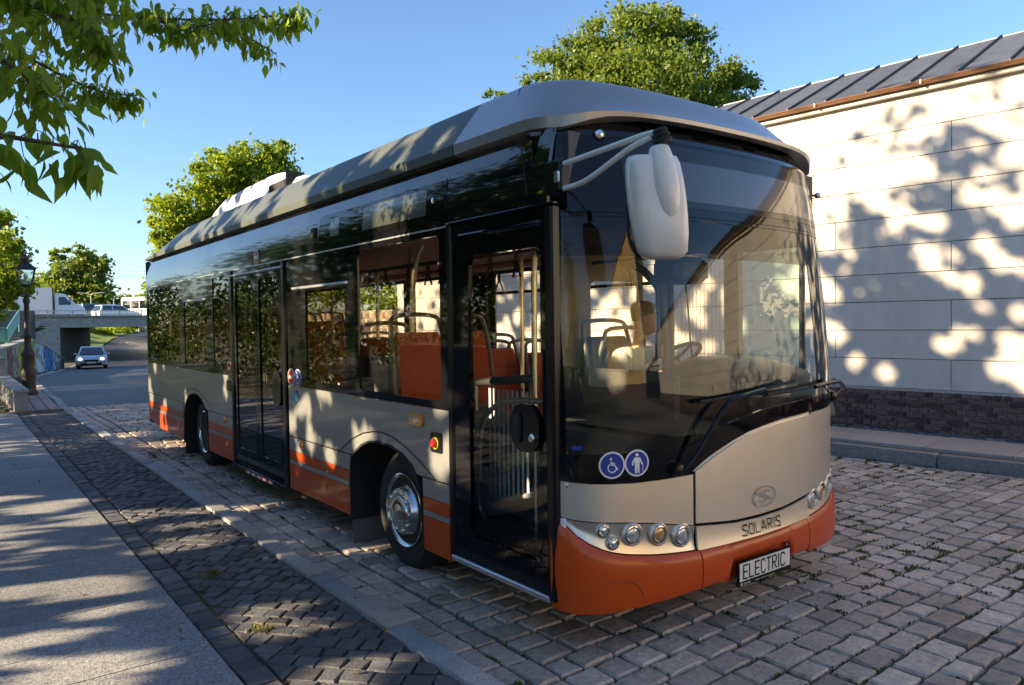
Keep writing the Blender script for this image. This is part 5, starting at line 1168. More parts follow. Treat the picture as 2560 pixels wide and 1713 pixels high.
for x in (.62, .98, 1.42, 1.86):
    y = FX(x, 2.66)[1]; m = MB(); m.prism([(x-.06, y+.00, 2.655), (x+.06, y+.0, 2.655), (x+.09, y+.06, 2.72), (x-.03, y+.06, 2.72)], (0, .05, 0)); obj('fairing_bracket', m, 'black_trim', BUS, 0)
# roof unit
m = MB(); ring_ = []
for y, zt, ins in ((8.75, 3.0, .10), (8.5, 3.07, .06), (8.2, 3.15, .03), (7.75, 3.25, .01), (7.3, 3.33, 0), (6.4, 3.36, 0), (5.55, 3.365, 0), (5.38, 3.35, .0), (5.2, 3.31, .01), (4.87, 3.24, .02), (4.41, 3.14, .04), (4.0, 3.0, .08)):
    xa, xb = .52+ins, 1.92-ins; r_ = .10
    ring_.append([(xa, y, 2.95), (xa+.02, y, zt-r_), (xa+.06, y, zt-r_*.35), (xa+.14, y, zt), (xb-.14, y, zt), (xb-.06, y, zt-r_*.35), (xb-.02, y, zt-r_), (xb, y, 2.95)])
m.grid([r[::-1] for r in ring_][::-1]); obj('roof_unit', m, 'pod_paint', BUS, 50)
m = MB(); m.box((.527, 5.22, 3.10), (.03, .5, .20), bev=.05); obj('intake_recess', m, 'rubber', BUS)
m = MB(); m.box((.60, 4.90, 3.12), (.2, .012, .3)); obj('roof_unit_joint', m, 'black_trim', BUS, 0)
# ------------------------------------------------------------------ FRONT of the bus
ORT = sym([(.012, .69), (.024, .668), (.051, .63), (.077, .591), (.121, .553), (.176, .522), (.229, .503), (.287, .49), (.431, .471), (.554, .461), (.711, .453), (1.22, .447)])
SEAML = [(.012, .69), (.03, .682), (.072, .67), (.156, .658), (.297, .648), (.454, .628), (.69, .585)]
SEAM = sym(SEAML+[(1.0, .555), (1.22, .55)])
SILT = [(.012, .868), (.063, .860), (.137, .852), (.325, .847), (.536, .851), (.69, .856)]
PT = [(.69, .872), (.78, .912), (.874, .952), (1.0, .995), (1.154, 1.032), (1.3, 1.052), (1.453, 1.068), (1.791, 1.082), (2.126, 1.090), (2.43, 1.095)]
BOT = sym([(.012, .225), (.03, .215), (.07, .205), (.17, .206), (.39, .226), (.733, .252), (1.22, .258)])
dn = lambda L, d: [(x, z+d) for x, z in L]
def fobj(nm, mm, x0, x1, zl, zu, off=0., parent=None, nx=40, nz=6, edge=.012, curve=None, smooth=40): m = MB(); fpatch(m, x0, x1, zl, zu, off, nx, nz, edge, curve); return obj(nm, m, mm, parent or BUS, smooth)
fobj('front_corner_panel', 'silver_paint', .012, .688, dn(SEAM, .003), dn(SILT, -.003))
fobj('front_corner_panel', 'silver_paint', 1.796, 2.428, dn(SEAM, .003), dn(PT, -.004))
flap = fobj('front_flap', 'silver_paint', .702, 1.790, dn(SEAM, .012), dn(PT, -.010), .004, nz=10)
fobj('flap_edge', 'silver_paint', .70, 1.79, dn(PT, -.012), dn(PT, .004), -.008, nz=2)
fobj('number_strip', 'silver_paint', .706, 1.734, dn(ORT, .003), dn(SEAM, -.004), .006, curve=lambda k: .012*(1-k)**2)
fobj('dark_seam', 'black_trim', .012, 2.428, .40, dn(PT, -.02), -.024, edge=.002)
fobj('dark_seam', 'black_trim', .012, .70, .40, dn(SILT, -.004), -.018, edge=.002)
for x0, x1, lz in ((.012, .700, 0), (1.740, 2.428, 1)):
    h = fobj('headlight_panel', 'silver_paint', x0, x1, dn(ORT, .004), dn(SEAM, -.003), .0, nz=8, curve=lambda k: -.012*math.sin(math.pi*k))
    for x, z, r, mm in ((.181, .618, .026, 'lamp_clear'), (.224, .552, .024, 'lamp_clear'), (.322, .588, .040, 'lens'), (.470, .571, .040, 'amber_lens'), (.612, .547, .042, 'lens')):
        X = x if not lz else WB-x; p = FX(X, z, .0); e = FX(X+.02, z)-FX(X-.02, z); n = np.array([e[1], -e[0], 0]); n /= np.linalg.norm(n); n = n*.75+np.array([0, -.35, 0]); n /= np.linalg.norm(n)
        m = MB(); m.lathe([(r*1.55, -.012), (r*1.5, .0), (r*1.28, .006), (r*1.1, -.004), (r*1.06, -.03)], 28, p, n); hl = obj('headlight', m, 'silver_paint', BUS, 50)
        m = MB(); m.lathe([(r*1.08, -.02), (r*.95, -.004), (r*.9, .001), (r*.6, .005), (0, .007)], 24, p, n); obj('lens', m, mm, hl, 60)
        m = MB(); m.lathe([(r*1.12, -.010), (r*1.10, .006), (r*.98, .007), (r*.96, -.004)], 24, p, n); obj('bezel', m, 'chrome', hl, 60)
# bumper in three pieces, notched for the number plate
NOTCH = lambda x: .352
bcur = lambda k: .018*math.sin(math.pi*min(1, k*1.05))**.5+.012 if k < .97 else .004
bl_ = dn(BOT, 0); bt = dn(ORT, -.003)
fobj('bumper', 'orange_paint', .012, .722, bl_, bt, .0, nz=12, curve=bcur)
NB = [(.728, .252), (.93, .258), (.945, .30), (.965, .355), (1.475, .362), (1.505, .335), (1.525, .27), (1.712, .262)]
fobj('bumper', 'orange_paint', .730, 1.712, NB, bt, .0, nz=12, nx=80, curve=bcur)
fobj('bumper', 'orange_paint', 1.720, 2.428, bl_, bt, .0, nz=12, curve=bcur)
fobj('plate_recess', 'orange_paint', .93, 1.53, .225, .36, -.022, edge=.002)
m = MB(); spatch(m, .03, .5, .24, .6, -.004, .2, left=True); obj('bumper_side', m, 'orange_paint', BUS)
# dark tube painting in the shade of the kerb-side bumper crease
m = MB(); m.tube([FX(x, z, o) for x, z, o in ((.12, .378, .0265), (.2, .372, .028), (.27, .364, .028), (.315, .355, .028), (.335, .340, .028), (.35, .31, .027), (.37, .265, .022), (.378, .240, .016))], [.001, .003, .004, .005, .005, .005, .004, .003], 6); obj('bumper_crease', m, mat('crease', (.22, .035, .004), .4), BUS)
# number plate
def plate_pt(u, v, o=0.): return np.array([.982+u*.49, -.335-o, .222+v*.118+0.])
m = MB(); m.prism([plate_pt(0, -.10), plate_pt(1, -.10), plate_pt(1, 1.02), plate_pt(0, 1.02)], (0, .012, 0)); NP = obj('number_plate', m, 'black_trim', BUS, 0)
m = MB(); m.prism([plate_pt(.022, .12, .002), plate_pt(.978, .12, .002), plate_pt(.978, .95, .002), plate_pt(.022, .95, .002)], (0, .002, 0)); obj('plate_face', m, 'plate_white', NP, 0)
LET = {'E': [[(1, 0), (0, 0), (0, 1), (1, 1)], [(0, .5), (.85, .5)]], 'L': [[(0, 1), (0, 0), (1, 0)]], 'C': [[(1, .82), (.85, 1), (.2, 1), (0, .82), (0, .18), (.2, 0), (.85, 0), (1, .18)]], 'T': [[(0, 1), (1, 1)], [(.5, 1), (.5, 0)]],
       'R': [[(0, 0), (0, 1), (.8, 1), (1, .85), (1, .62), (.8, .5), (0, .5)], [(.45, .5), (1, 0)]], 'I': [[(.5, 0), (.5, 1)]], 'S': [[(1, .85), (.85, 1), (.2, 1), (0, .82), (.12, .62), (.88, .40), (1, .18), (.8, 0), (.15, 0), (0, .15)]],
       'O': [[(.25, 0), (0, .25), (0, .75), (.25, 1), (.75, 1), (1, .75), (1, .25), (.75, 0), (.25, 0)]], 'A': [[(0, 0), (.46, 1)], [(.46, 1), (1, 0)], [(.2, .3), (.8, .3)]]}
def word(mb, txt, w, h, gap, sw, P3, wid=None):
    x = 0
    for ch in txt:
        k = .25 if ch == 'I' else 1
        for s_ in LET[ch]: ribbon(mb, [((x+p[0]*w*k), p[1]*h) for p in s_], sw, P3)
        x += w*k+gap
    return x
m = MB(); word(m, 'ELECTRIC', .036, .074, .0172, .0082, lambda u, v: plate_pt(.085+u/.49, .215+v/.118, .0045)); obj('plate_letters', m, 'black_frit', NP, 0)
def text_obj(s_, size, mm, parent, o, ux, uy, nm='lettering'):
    cu = bpy.data.curves.new('t', 'FONT'); cu.body = s_; cu.size = size; cu.resolution_u = 2
    tmp = bpy.data.objects.new('t', cu); COL.objects.link(tmp); dg = bpy.context.evaluated_depsgraph_get(); dg.update(); me = bpy.data.meshes.new_from_object(tmp.evaluated_get(dg)); bpy.data.objects.remove(tmp)
    me.materials.clear(); me.materials.append(MATS[mm]); ux, uy, o = np.array(ux), np.array(uy), np.array(o)
    co_ = np.empty(len(me.vertices)*3); me.vertices.foreach_get('co', co_); co_ = co_.reshape(-1, 3); me.vertices.foreach_set('co', (o+co_[:, :1]*ux+co_[:, 1:2]*uy).reshape(-1)); me.update()
    return link(nm, me, parent)
text_obj('SOLARIS', .016, 'white_decal', NP, plate_pt(.09, -.055, .003), (1, 0, 0), (0, 0, 1)); text_obj('Bolechowo, ul. Obornicka 46    61/ 667 23 33', .0095, 'white_decal', NP, plate_pt(.30, -.045, .003), (1, 0, 0), (0, 0, 1))
m = MB(); ribbon(m, arc(0, 0, .5, 0, 360, 20), .16, lambda u, v: plate_pt(.05+u*.018/.49, -.02+v*.018/.118, .003)); ribbon(m, [(-.5, .15), (.5, -.15)], .16, lambda u, v: plate_pt(.05+u*.018/.49, -.02+v*.018/.118, .003)); obj('plate_mark', m, 'white_decal', NP, 0)
# SOLARIS lettering and round badge
m = MB(); word(m, 'SOLARIS', .038, .055, .0185, .0068, lambda u, v: FX(1.056+u+v*.02, .471+v, .0085+.012*(1-min(1, v/.1))**2)); obj('lettering', m, 'black_trim', BUS, 0)
bx, bz = 1.262, .657
def BG(u, v): return FX(bx+u*.105, bz+v*.056, .010)
m = MB(); ribbon(m, arc(0, 0, 1, 38, 232, 24), .14, BG); ribbon(m, arc(0, 0, 1, 218, 412, 24), .14, BG); ribbon(m, [(-.76, .52), (.30, -.36), (-.1, -.55), (-.42, -.44)], .16, BG); ribbon(m, [(.80, -.50), (-.28, .36), (.12, .55), (.44, .44)], .16, BG)
obj('badge', m, 'chrome', flap, 0)
# screw on the corner panel, small washer slot
p = FX(.045, .845, .0); m = MB(); m.lathe([(.011, 0), (.011, .004), (0, .007)], 12, p, (-.9, -.4, 0)); obj('screw', m, 'chrome', BUS)
p = FX(.035, .655, .002); m = MB(); m.box(p, (.012, .03, .05), rz=.5, bev=.004); obj('reflector', m, 'white_decal', BUS)
# black surround and windscreen
FRT = [(.012, 1.0), (.35, 1.0), (.50, .995), (.60, .99), (.70, 1.015), (.778, 1.045), (.977, 1.102), (1.251, 1.147), (1.658, 1.168), (2.1, 1.175), (2.43, 1.178)]
LOW = [(.012, .872), (.137, .857), (.325, .852), (.536, .856), (.675, .86), (.70, .882), (.78, .925), (.874, .962), (1.0, 1.004), (1.154, 1.042), (1.3, 1.062), (1.453, 1.078), (1.791, 1.092), (2.126, 1.10), (2.43, 1.105)]
fobj('black_surround', 'black_frit', .012, 2.43, LOW, FRT, .002, nx=60)
fobj('pillar_trim', 'black_frit', .012, .044, FRT, 2.19, .001, nx=4)
fobj('pillar_trim', 'black_frit', 2.40, 2.43, FRT, 2.19, .001, nx=4)
def gpatch(nm, mm, x0, x1, zl, zu, nx=70, nz=14):
    t0, t1 = tx(x0), tx(x1); m = MB(); G = []
    for r in range(nz+1):
        row_ = []
        for i in range(nx+1):
            t = t0+(t1-t0)*i/nx; x = FS(t, 1)[0]; a_ = lerp(zl, x) if isinstance(zl, list) else zl; row_.append(FS(t, a_+(zu-a_)*r/nz, -.002))
        G.append(row_)
    m.grid(G); return obj(nm, m, mm, BUS, 60)
gpatch('windscreen', 'windscreen', .042, 2.402, dn(FRT, -.004), 1.982)
gpatch('shade_band', 'shade_glass', .042, 2.402, 1.982, 2.185, nz=4)
fobj('windscreen_rim', 'black_frit', .02, 2.42, 2.182, 2.2, .002, nz=1)
m = MB(); m.tube([FX(.705, z, -.005) for z in np.linspace(1.02, 2.18, 6)], .004, 6); obj('windscreen_joint', m, 'black_trim', BUS)
hd = fobj('headsign', 'black_frit', .02, 2.42, 2.203, 2.60, .002, nz=8, nx=60)
fobj('display_window', 'display', .385, 2.31, 2.25, 2.585, .0045, parent=hd, nz=8, nx=50)
fobj('sign_matrix', mat('led_matrix', (.034, .03, .024), .25, noise=.8, nscale=240, coat=1.), .70, 2.16, 2.285, 2.50, .0065, parent=hd, nz=6, nx=40)
fobj('roof_edge', 'black_paint', .012, 2.428, 2.602, 2.690, .0, nz=6, nx=60, curve=lambda k: -.032*k**2)
m = MB(); fpatch(m, .03, 2.41, 2.6, 2.64, -.06, 40, 2, .12); obj('headsign_box', m, 'black_trim', BUS)
m = MB(); m.box((1.22, .28, 2.44), (2.2, .5, .34)); obj('sign_housing', m, 'interior_dark', BUS, 0)
for lz in (0, 1):
    x = .29 if not lz else WB-.29; p = FX(x, 2.603, .004); m = MB()
    if not lz: m.lathe([(.034, -.006), (.034, .006), (.026, .012), (0, .014)], 20, p, (-.55, -.85, 0)); mk = obj('marker_lamp', m, 'black_trim', BUS); m = MB(); m.lathe([(.026, .01), (.02, .02), (0, .024)], 16, p, (-.55, -.85, 0)); obj('lens', m, 'lamp_clear', mk)
    m = MB(); q = FX(.19 if not lz else WB-.19, 2.672, -.035); m.box(q, (.16, .05, .035), rz=-.55 if not lz else .55, bev=.012); obj('roof_marker', m, 'lamp_red', BUS)
p = FX(2.37, 2.50, .01); m = MB(); m.tube([p, p+np.array([.05, -.03, 0])], .008, 8); cmr = obj('camera_stalk', m, 'black_trim', BUS); m = MB(); m.lathe([(.0, -.02), (.018, -.012), (.022, 0), (.018, .014), (0, .02)], 14, p+np.array([.06, -.036, 0]), (0, -1, 0)); obj('camera_ball', m, 'chrome', cmr, 60)
# corner joint between black side and front
m = MB(); m.grid([[FS(.06, z, .001), FS(.075, z, .001)] for z in np.linspace(2.25, 2.6, 6)]); obj('corner_joint', m, 'rubber', BUS, 0)
# blue stickers
def front_sign(x, z, draw, nm):
    r = .063; c_ = FX(x, z); e = FX(x+.03, z)-FX(x-.03, z); 
    def P3(o): return lambda u, v: FX(x+u*r*(e[0]/np.linalg.norm(e)), z+v*r, o)
    m = MB(); m.add([P3(.0045)(1.07*math.cos(a), 1.07*math.sin(a)) for a in np.linspace(0, 6.2832, 41)[:-1]]+[P3(.0045)(0, 0)], [(i, (i+1) % 40, 40) for i in range(40)]); d = obj(nm, m, 'white_decal', BUS, 60)
    m = MB(); m.add([P3(.0058)(.93*math.cos(a), .93*math.sin(a)) for a in np.linspace(0, 6.2832, 41)[:-1]]+[P3(.0058)(0, 0)], [(i, (i+1) % 40, 40) for i in range(40)]); obj('blue_disc', m, 'blue_decal', d, 60)
    m = MB(); draw(m, P3(.0072)); obj('pictogram', m, 'white_decal', d, 0)
front_sign(.222, .943, lambda m, P: wheelchair(m, lambda u, v: P(u*.95, v*.95)), 'wheelchair_sign')
def cane(m, P):
    m.add([P(-.02+.15*math.cos(a), .66+.14*math.sin(a)) for a in np.linspace(0, 6.283, 15)[:-1]], [tuple(range(14))])
    m.add([P(*p) for p in ((-.24, .46), (.20, .46), (.24, .36), (.20, -.15), (.18, -.8), (.04, -.8), (0, -.2), (-.06, -.8), (-.22, -.8), (-.22, -.15), (-.26, .36))], [tuple(range(11))])
    ribbon(m, [(-.22, .38), (-.42, .02), (-.40, -.12)], .13, P); ribbon(m, [(.20, .38), (.38, .05), (.42, -.1)], .13, P); ribbon(m, [(.36, -.08), (.48, -.06), (.52, -.8)], .05, P)
front_sign(.345, .946, cane, 'walking_stick_sign')
m = MB(); m.add([FX(.062+u, 1.02+v, .004) for u, v in ((0, 0), (.035, 0), (.035, .022), (0, .022))], [(0, 1, 2, 3)]); obj('small_sticker', m, 'blue_decal', BUS, 0)
# wipers
def wiper(arm, blade, piv):
    m = MB(); m.tube([FX(x, z, o) for x, z, o in arm], .013, 8); w = obj('wiper', m, 'black_trim', BUS)
    m = MB(); m.tube([FX(x, z, .042) for x, z in blade], .009, 8); obj('blade', m, 'rubber', w); m = MB(); m.tube([FX(x, z-.008, .028) for x, z in blade], .005, 6); obj('rubber_lip', m, 'black_trim', w)
    p = FX(*piv, .0); m = MB(); m.lathe([(.036, -.01), (.036, .03), (.028, .05), (0, .055)], 16, p, (-.2, -1, 0)); obj('pivot', m, 'black_trim', w)
wiper([(.575, .895, .045), (.60, .905, .05), (.66, .97, .06), (.74, 1.075, .065), (.83, 1.175, .06), (.90, 1.225, .055), (.98, 1.236, .05), (1.10, 1.25, .048), (1.22, 1.262, .046)], [(.70, 1.232), (.9, 1.242), (1.1, 1.252), (1.3, 1.272), (1.52, 1.296)], (.565, .895))
wiper([(2.40, 1.13, .10), (2.30, 1.185, .09), (2.16, 1.245, .07), (2.0, 1.252, .055), (1.75, 1.243, .05)], [(1.24, 1.236), (1.5, 1.238), (1.8, 1.247), (2.0, 1.256), (2.12, 1.262)], (2.34, 1.13))
# mirror
MR = obj('mirror_bracket', MB().box((-.012, -.03, 2.352), (.07, .13, .165), bev=.015), 'black_trim', BUS)
obj('bracket_lamp', MB().box((-.05, -.075, 2.345), (.012, .035, .055), bev=.004), 'lamp_clear', MR)
E1 = np.array([.035, -.62, 2.44])
m = MB(); m.tube(smooth_path([(-.02, -.07, 2.405), (-.008, -.22, 2.418), (.012, -.42, 2.438), (.028, -.57, 2.452), E1+[0, -.02, .01]], 4), .013, 10); obj('mirror_arm', m, 'mirror_shell', MR)
m = MB(); m.tube(smooth_path([(-.02, -.08, 2.29), (-.02, -.20, 2.295), (-.01, -.30, 2.325), (.015, -.48, 2.405), E1+[0, .02, .0]], 4), .013, 10); obj('mirror_arm', m, 'mirror_shell', MR)
m = MB(); c_ = np.array([.065, -.62, 0]); m.lathe([(.026, 0), (.036, .012), (.031, .02), (.040, .032), (.034, .04), (.043, .052), (.037, .06), (.042, .072)], 18, E1+np.array([.012, -.01, .03]), (.25, -.12, -1)); obj('boot', m, 'rubber', MR, 60)
m = MB(); rings = []
mf = np.array([.80, -.60, 0]); mr_ = np.array([.60, .80, 0])         # shell faces forward and a little kerbwards
ctr = np.array([.065, -.60, 0])
for z, hw, d in ((1.918, .062, .035), (1.928, .088, .058), (1.95, .104, .075), (2.02, .116, .088), (2.10, .122, .090), (2.18, .124, .088), (2.26, .122, .082), (2.325, .116, .074), (2.352, .106, .060), (2.358, .09, .045)):
    r_ = []
    for i in range(28):
        a = 2*math.pi*i/28; cx_ = math.copysign(abs(math.cos(a))**.5, math.cos(a))*hw; cz_ = math.sin(a); dd = (math.copysign(abs(cz_)**.8, cz_)*d) if cz_ > 0 else -d*.55*abs(cz_)**.4
        sh = (2.14-z)*.20
        u_ = np.array([.80, -.50, 0]); u_ /= np.linalg.norm(u_); f_ = np.array([-.50, -.80, 0]); f_ /= np.linalg.norm(f_)
        p = ctr+u_*(cx_+sh*.55)+f_*dd; r_.append((p[0], p[1], z))
    rings.append(r_)
m.grid(rings, wrap=True); o_ = len(m.v)-280; m.f += [tuple(o_+i for i in range(27, -1, -1)), tuple(o_+252+i for i in range(28))]; m.m += [0, 0]; m.t += [.5, .5]
sh_ = obj('mirror_shell', m, 'mirror_shell', MR, 60)
f_ = np.array([-.50, -.80, 0])/.9434; u_ = np.array([.80, -.50, 0])/.9434
m = MB(); m.tube([ctr-f_*.046+u_*(math.copysign(abs(math.cos(a))**.4, math.cos(a))*.119+(2.14-(2.14+.20*math.sin(a)))*.11)+[0, 0, 2.135+math.copysign(abs(math.sin(a))**.4, math.sin(a))*.205] for a in np.linspace(0, 2*math.pi, 33)], .008, 6, cap=False); obj('mirror_rim', m, 'rubber', MR, 60)
m = MB(); P_ = [ctr+f_*.03+u_*.0+[0, 0, 2.39], ctr+f_*.040+u_*.006+[0, 0, 2.33], ctr+f_*.048+u_*.014+[0, 0, 2.26], ctr+f_*.052+u_*.024+[0, 0, 2.18], ctr+f_*.048+u_*.034+[0, 0, 2.10], ctr+f_*.03+u_*.042+[0, 0, 2.03]]
m.tube(smooth_path(P_, 5), [.040, .044, .047, .050, .053, .055, .057, .059, .060, .061, .062, .062, .062, .062, .061, .060, .058, .056, .053, .049, .044, .039, .033, .026, .018, .008][:26], 16); obj('mirror_stem', m, 'mirror_shell', MR, 70)
m = MB(); m.prism([ctr-f_*.054+u_*(a_+(2.14-b_)*.11)+[0, 0, b_] for a_, b_ in ((-.10, 1.97), (.10, 1.97), (.10, 2.30), (-.10, 2.30))], -f_*.003); obj('mirror_glass', m, 'chrome', MR, 0)
# ------------------------------------------------------------------ INTERIOR
def seat(x, y, face=-1, z=.62, mm='seat_orange', w=.44, h=1.0):
    S = bpy.data.objects.new('seat', None); COL.objects.link(S); S.parent = BUS; S.location = (x, y, z); S.rotation_euler.z = 0 if face < 0 else math.pi
    m = MB(); m.box((0, -.02, .06), (w, .42, .09), bev=.03); obj('seat_cushion', m, mm, S)
    m = MB(); G = []
    for zz, k in ((.05, .92), (.12, 1), (.4, 1), (.62, .96), (.72, .9), (.75, .82)): G.append([(sx*w/2*k, .20+(zz-.05)*.16+dy, zz) for sx, dy in ((-1, .02), (-.9, -.02), (0, -.035), (.9, -.02), (1, .02), (.9, .05), (0, .055), (-.9, .05))])
    m.grid(G, wrap=True); n_ = len(m.v); m.f.append(tuple(range(n_-8, n_))); m.m.append(0); m.t.append(.5); obj('backrest', m, mm, S, 50)
    m = MB(); m.tube(smooth_path([(-w/2-.012, .22, .1), (-w/2-.012, .28, .55), (-w/2-.0, .335, .78), (-w/2+.06, .35, .87), (w/2-.06, .35, .87), (w/2, .335, .78), (w/2+.012, .28, .55), (w/2+.012, .22, .1)], 4), .017, 8); obj('grab_handle', m, 'seat_grey', S)
    m = MB(); m.box((0, .02, -.14), (.12, .3, .36), bev=.02); obj('pedestal', m, 'interior_dark', S)
    return S
seat(.36, 1.66, -1, .84, w=.42); seat(1.0, 2.0, -1, .84, w=.42); seat(.42, 2.95, 1, .78); seat(1.72, 2.55, -1, .66); seat(2.14, 2.35, -1, .60); seat(1.72, 3.3, 1, .60); seat(2.14, 3.3, 1, .60)
seat(1.95, 1.78, 1, .72, 'interior_dark', .46)
for y in (5.8, 6.5, 7.3, 8.1):
    for x in (.36, .82, 1.70, 2.14): seat(x, y, -1, .66 if y < 7 else .95)
seat(1.72, 4.2, -1, .6); seat(2.14, 4.2, -1, .6); seat(2.14, 4.95, -1, .6); seat(1.72, 4.95, -1, .6)
m = MB(); m.box((.28, 2.33, 1.17), (.36, .56, .50), bev=.05); obj('wheel_housing', m, 'interior_grey', BUS)
m = MB(); m.box((.34, 1.35, 1.02), (.44, .45, .18), bev=.05); obj('wheel_housing', m, 'interior_dark', BUS)
for i, (x, y, z0) in enumerate(((.62, 2.52, .35), (.90, 3.66, .35), (1.05, 1.62, .35), (1.45, 3.1, .35), (.62, 5.25, .35), (1.5, 5.3, .35), (1.55, 6.2, .35), (.75, 6.9, .6))):
    m = MB(); m.tube([(x, y, z0), (x, y, 2.26)], .0165, 10); obj('pole', m, 'pole_metal', BUS)
m = MB(); m.tube(smooth_path([(.30, .54, .36), (.30, .54, 1.9), (.32, .50, 2.05), (.40, .46, 2.25)], 4), .018, 10); obj('pole', m, 'pole_metal', BUS)
m = MB(); m.tube(smooth_path([(.33, 1.98, 1.1), (.34, 2.02, 1.7), (.36, 1.98, 2.1), (.42, 1.94, 2.27)], 4), .018, 10); obj('pole', m, 'pole_metal', BUS)
for x in (.62, 1.78):
    m = MB(); m.tube([(x, .95, 2.12), (x, 8.8, 2.12)], .015, 8); obj('ceiling_rail', m, 'interior_dark', BUS)
for i, (x, y) in enumerate(((.62, 2.95), (.62, 2.55), (.62, 2.25), (.62, 2.02), (.62, 1.42), (.62, 1.12), (1.78, 3.4), (1.78, 2.9), (.62, 3.25), (1.78, 2.2))):
    H = bpy.data.objects.new('hanging_strap', None); COL.objects.link(H); H.parent = BUS; H.location = (x, y, 2.12); H.rotation_euler.z = rng.uniform(-.5, .5)
    m = MB(); m.box((0, 0, -.03), (.028, .012, .09)); obj('strap', m, 'interior_dark', H, 0)
    m = MB(); m.tube([(0, 0, -.065), (0, -.055, -.165), (0, .055, -.165), (0, 0, -.065)], .0085, 8); obj('handle', m, 'interior_dark', H)
# glazed partition beside the front door
PA = bpy.data.objects.new('partition', None); COL.objects.link(PA); PA.parent = BUS
m = MB(); m.tube(smooth_path([(.32, 1.17, 1.28), (.32, 1.17, .75), (.32, 1.16, .50), (.32, 1.09, .41), (.32, .85, .40)], 4), .014, 10); obj('frame_tube', m, 'steel', PA)
m = MB(); m.tube([(.32, .56, 1.32), (.32, .56, .52)], .014, 10); obj('frame_tube', m, 'steel', PA)
m = MB(); m.tube([(.32, 1.15, 1.275), (.32, .56, 1.33)], .026, 12); obj('pad', m, 'interior_dark', PA)
m = MB(); m.tube([(.32, 1.02, .53), (.32, .57, .655)], .016, 10); obj('lower_bar', m, 'seat_grey', PA)
m = MB(); m.add([(.325, 1.06, .52), (.325, .60, .65), (.325, .60, 1.27), (.325, 1.06, 1.25)], [(0, 1, 2, 3)]); obj('pane', m, 'partition_glass', PA, 0)
for k in range(9): y = 1.035-k*.047; obj('white_stripe', MB().add([(.322, y, .535+k*.012), (.322, y-.022, .541+k*.012), (.322, y-.022, 1.245), (.322, y, 1.245)], [(0, 1, 2, 3)]), 'white_decal', PA, 0)
m = MB(); m.tube(smooth_path([(.13, .87, .72), (.13, .865, .95), (.13, .80, 1.10), (.13, .66, 1.19), (.13, .45, 1.225), (.13, .20, 1.235)], 4), .016, 10); obj('door_grab_bar', m, 'seat_grey', BUS)
for y0 in (3.35, 5.4):
    for k in range(8): obj('white_stripe', MB().box((.42, y0+k*.075, .82), (.004, .035, .62)), 'white_decal', BUS, 0)
m = MB(); m.prism([(.5, 1.199, .724), (.5, 1.089, .66), (.5, .882, .782), (.5, .923, .861)], (.02, 0, .0)); obj('folded_ramp_board', m, 'yellow_plastic', BUS, 0)
m = MB(); m.box((.62, 1.45, .50), (.30, .40, .30), bev=.02); obj('luggage_box', m, 'interior_grey', BUS); m = MB(); m.box((.62, 1.45, .66), (.26, .30, .02), rz=.2); obj('white_leaflet', m, 'white_decal', BUS, 0)
# driver's cab
m = MB(); G = []
for y, z0, z1 in ((-.10, 1.0, 1.18), (.05, 1.0, 1.33), (.30, 1.0, 1.39), (.55, 1.0, 1.40), (.72, 1.0, 1.36), (.80, 1.0, 1.24)):
    G.append([(1.52, y, z0), (1.53, y, z1-.14), (1.60, y, z1-.04), (1.75, y, z1), (2.1, y, z1+.0), (2.28, y, z1-.03), (2.36, y, z1-.12), (2.38, y, z0)])
m.grid([r[::-1] for r in G]); m.add(G[0], [tuple(range(7, -1, -1))]); m.add(G[-1], [tuple(range(8))]); obj('dashboard', m, 'dash', BUS, 50)
m = MB(); fpatch(m, .30, 2.30, 1.0, 1.06, -.08, 30, 2, .40); 
m = MB(); m.grid([[FX(x, 1.05, -.05) for x in np.linspace(.62, 2.32, 20)], [(x, .75, 1.02) for x in np.linspace(.75, 2.32, 20)]]); obj('dash_shelf', m, 'interior_dark', BUS, 60)
m = MB(); m.box((1.45, .55, .66), (1.75, .95, .70)); obj('dash_base', m, 'interior_dark', BUS, 0)
SWc = np.array([1.86, .86, 1.37]); ax_ = np.array([0, .55, .83]); a1 = np.array([1., 0, 0]); a2 = np.cross(ax_, a1)
m = MB(); m.tube([SWc+.21*(math.cos(t)*a1+math.sin(t)*a2) for t in np.linspace(0, 2*math.pi, 33)], .016, 8, cap=False)
for t in (.5, 2.64, 4.71): m.tube([SWc-ax_*.02, SWc+.2*(math.cos(t)*a1+math.sin(t)*a2)], .012, 6)
m.tube([SWc, SWc-ax_*.35], .04, 8); obj('steering_wheel', m, 'interior_dark', BUS)
# pillars, rails and hanging gear of the cab
m = MB(); m.tube(smooth_path([(1.52, .62, 1.0), (1.52, .66, 1.75), (1.46, .72, 1.95), (1.36, .8, 2.05)], 4), .028, 10); obj('cab_rail', m, 'interior_dark', BUS)
m = MB(); m.tube(smooth_path([(1.60, .66, 1.05), (1.60, .66, 1.75), (1.55, .62, 1.92), (1.48, .6, 2.02)], 4), .022, 10); obj('cab_rail', m, 'interior_dark', BUS)
m = MB(); m.box((1.52, .50, 1.98), (.34, .24, .17), bev=.04); obj('ticket_console', m, 'interior_dark', BUS)
m = MB(); m.tube([(1.40, .60, 1.98), (1.43, .62, 1.62), (1.44, .62, 1.50)], .010, 8); m.box((1.44, .62, 1.45), (.06, .05, .10), bev=.015); obj('microphone', m, 'interior_dark', BUS)
m = MB(); m.box((1.78, 1.62, 1.35), (1.15, .04, 1.75), bev=.01); obj('cab_back_wall', m, 'cab_panel', BUS) if False else None
W1 = obj('cab_partition', frame_plate(MB(), rrect(1.28, 2.36, .35, 2.26, .02), rrect(1.75, 2.32, 1.2, 1.98, .06), 0, .04), 'cab_panel', BUS, 30)
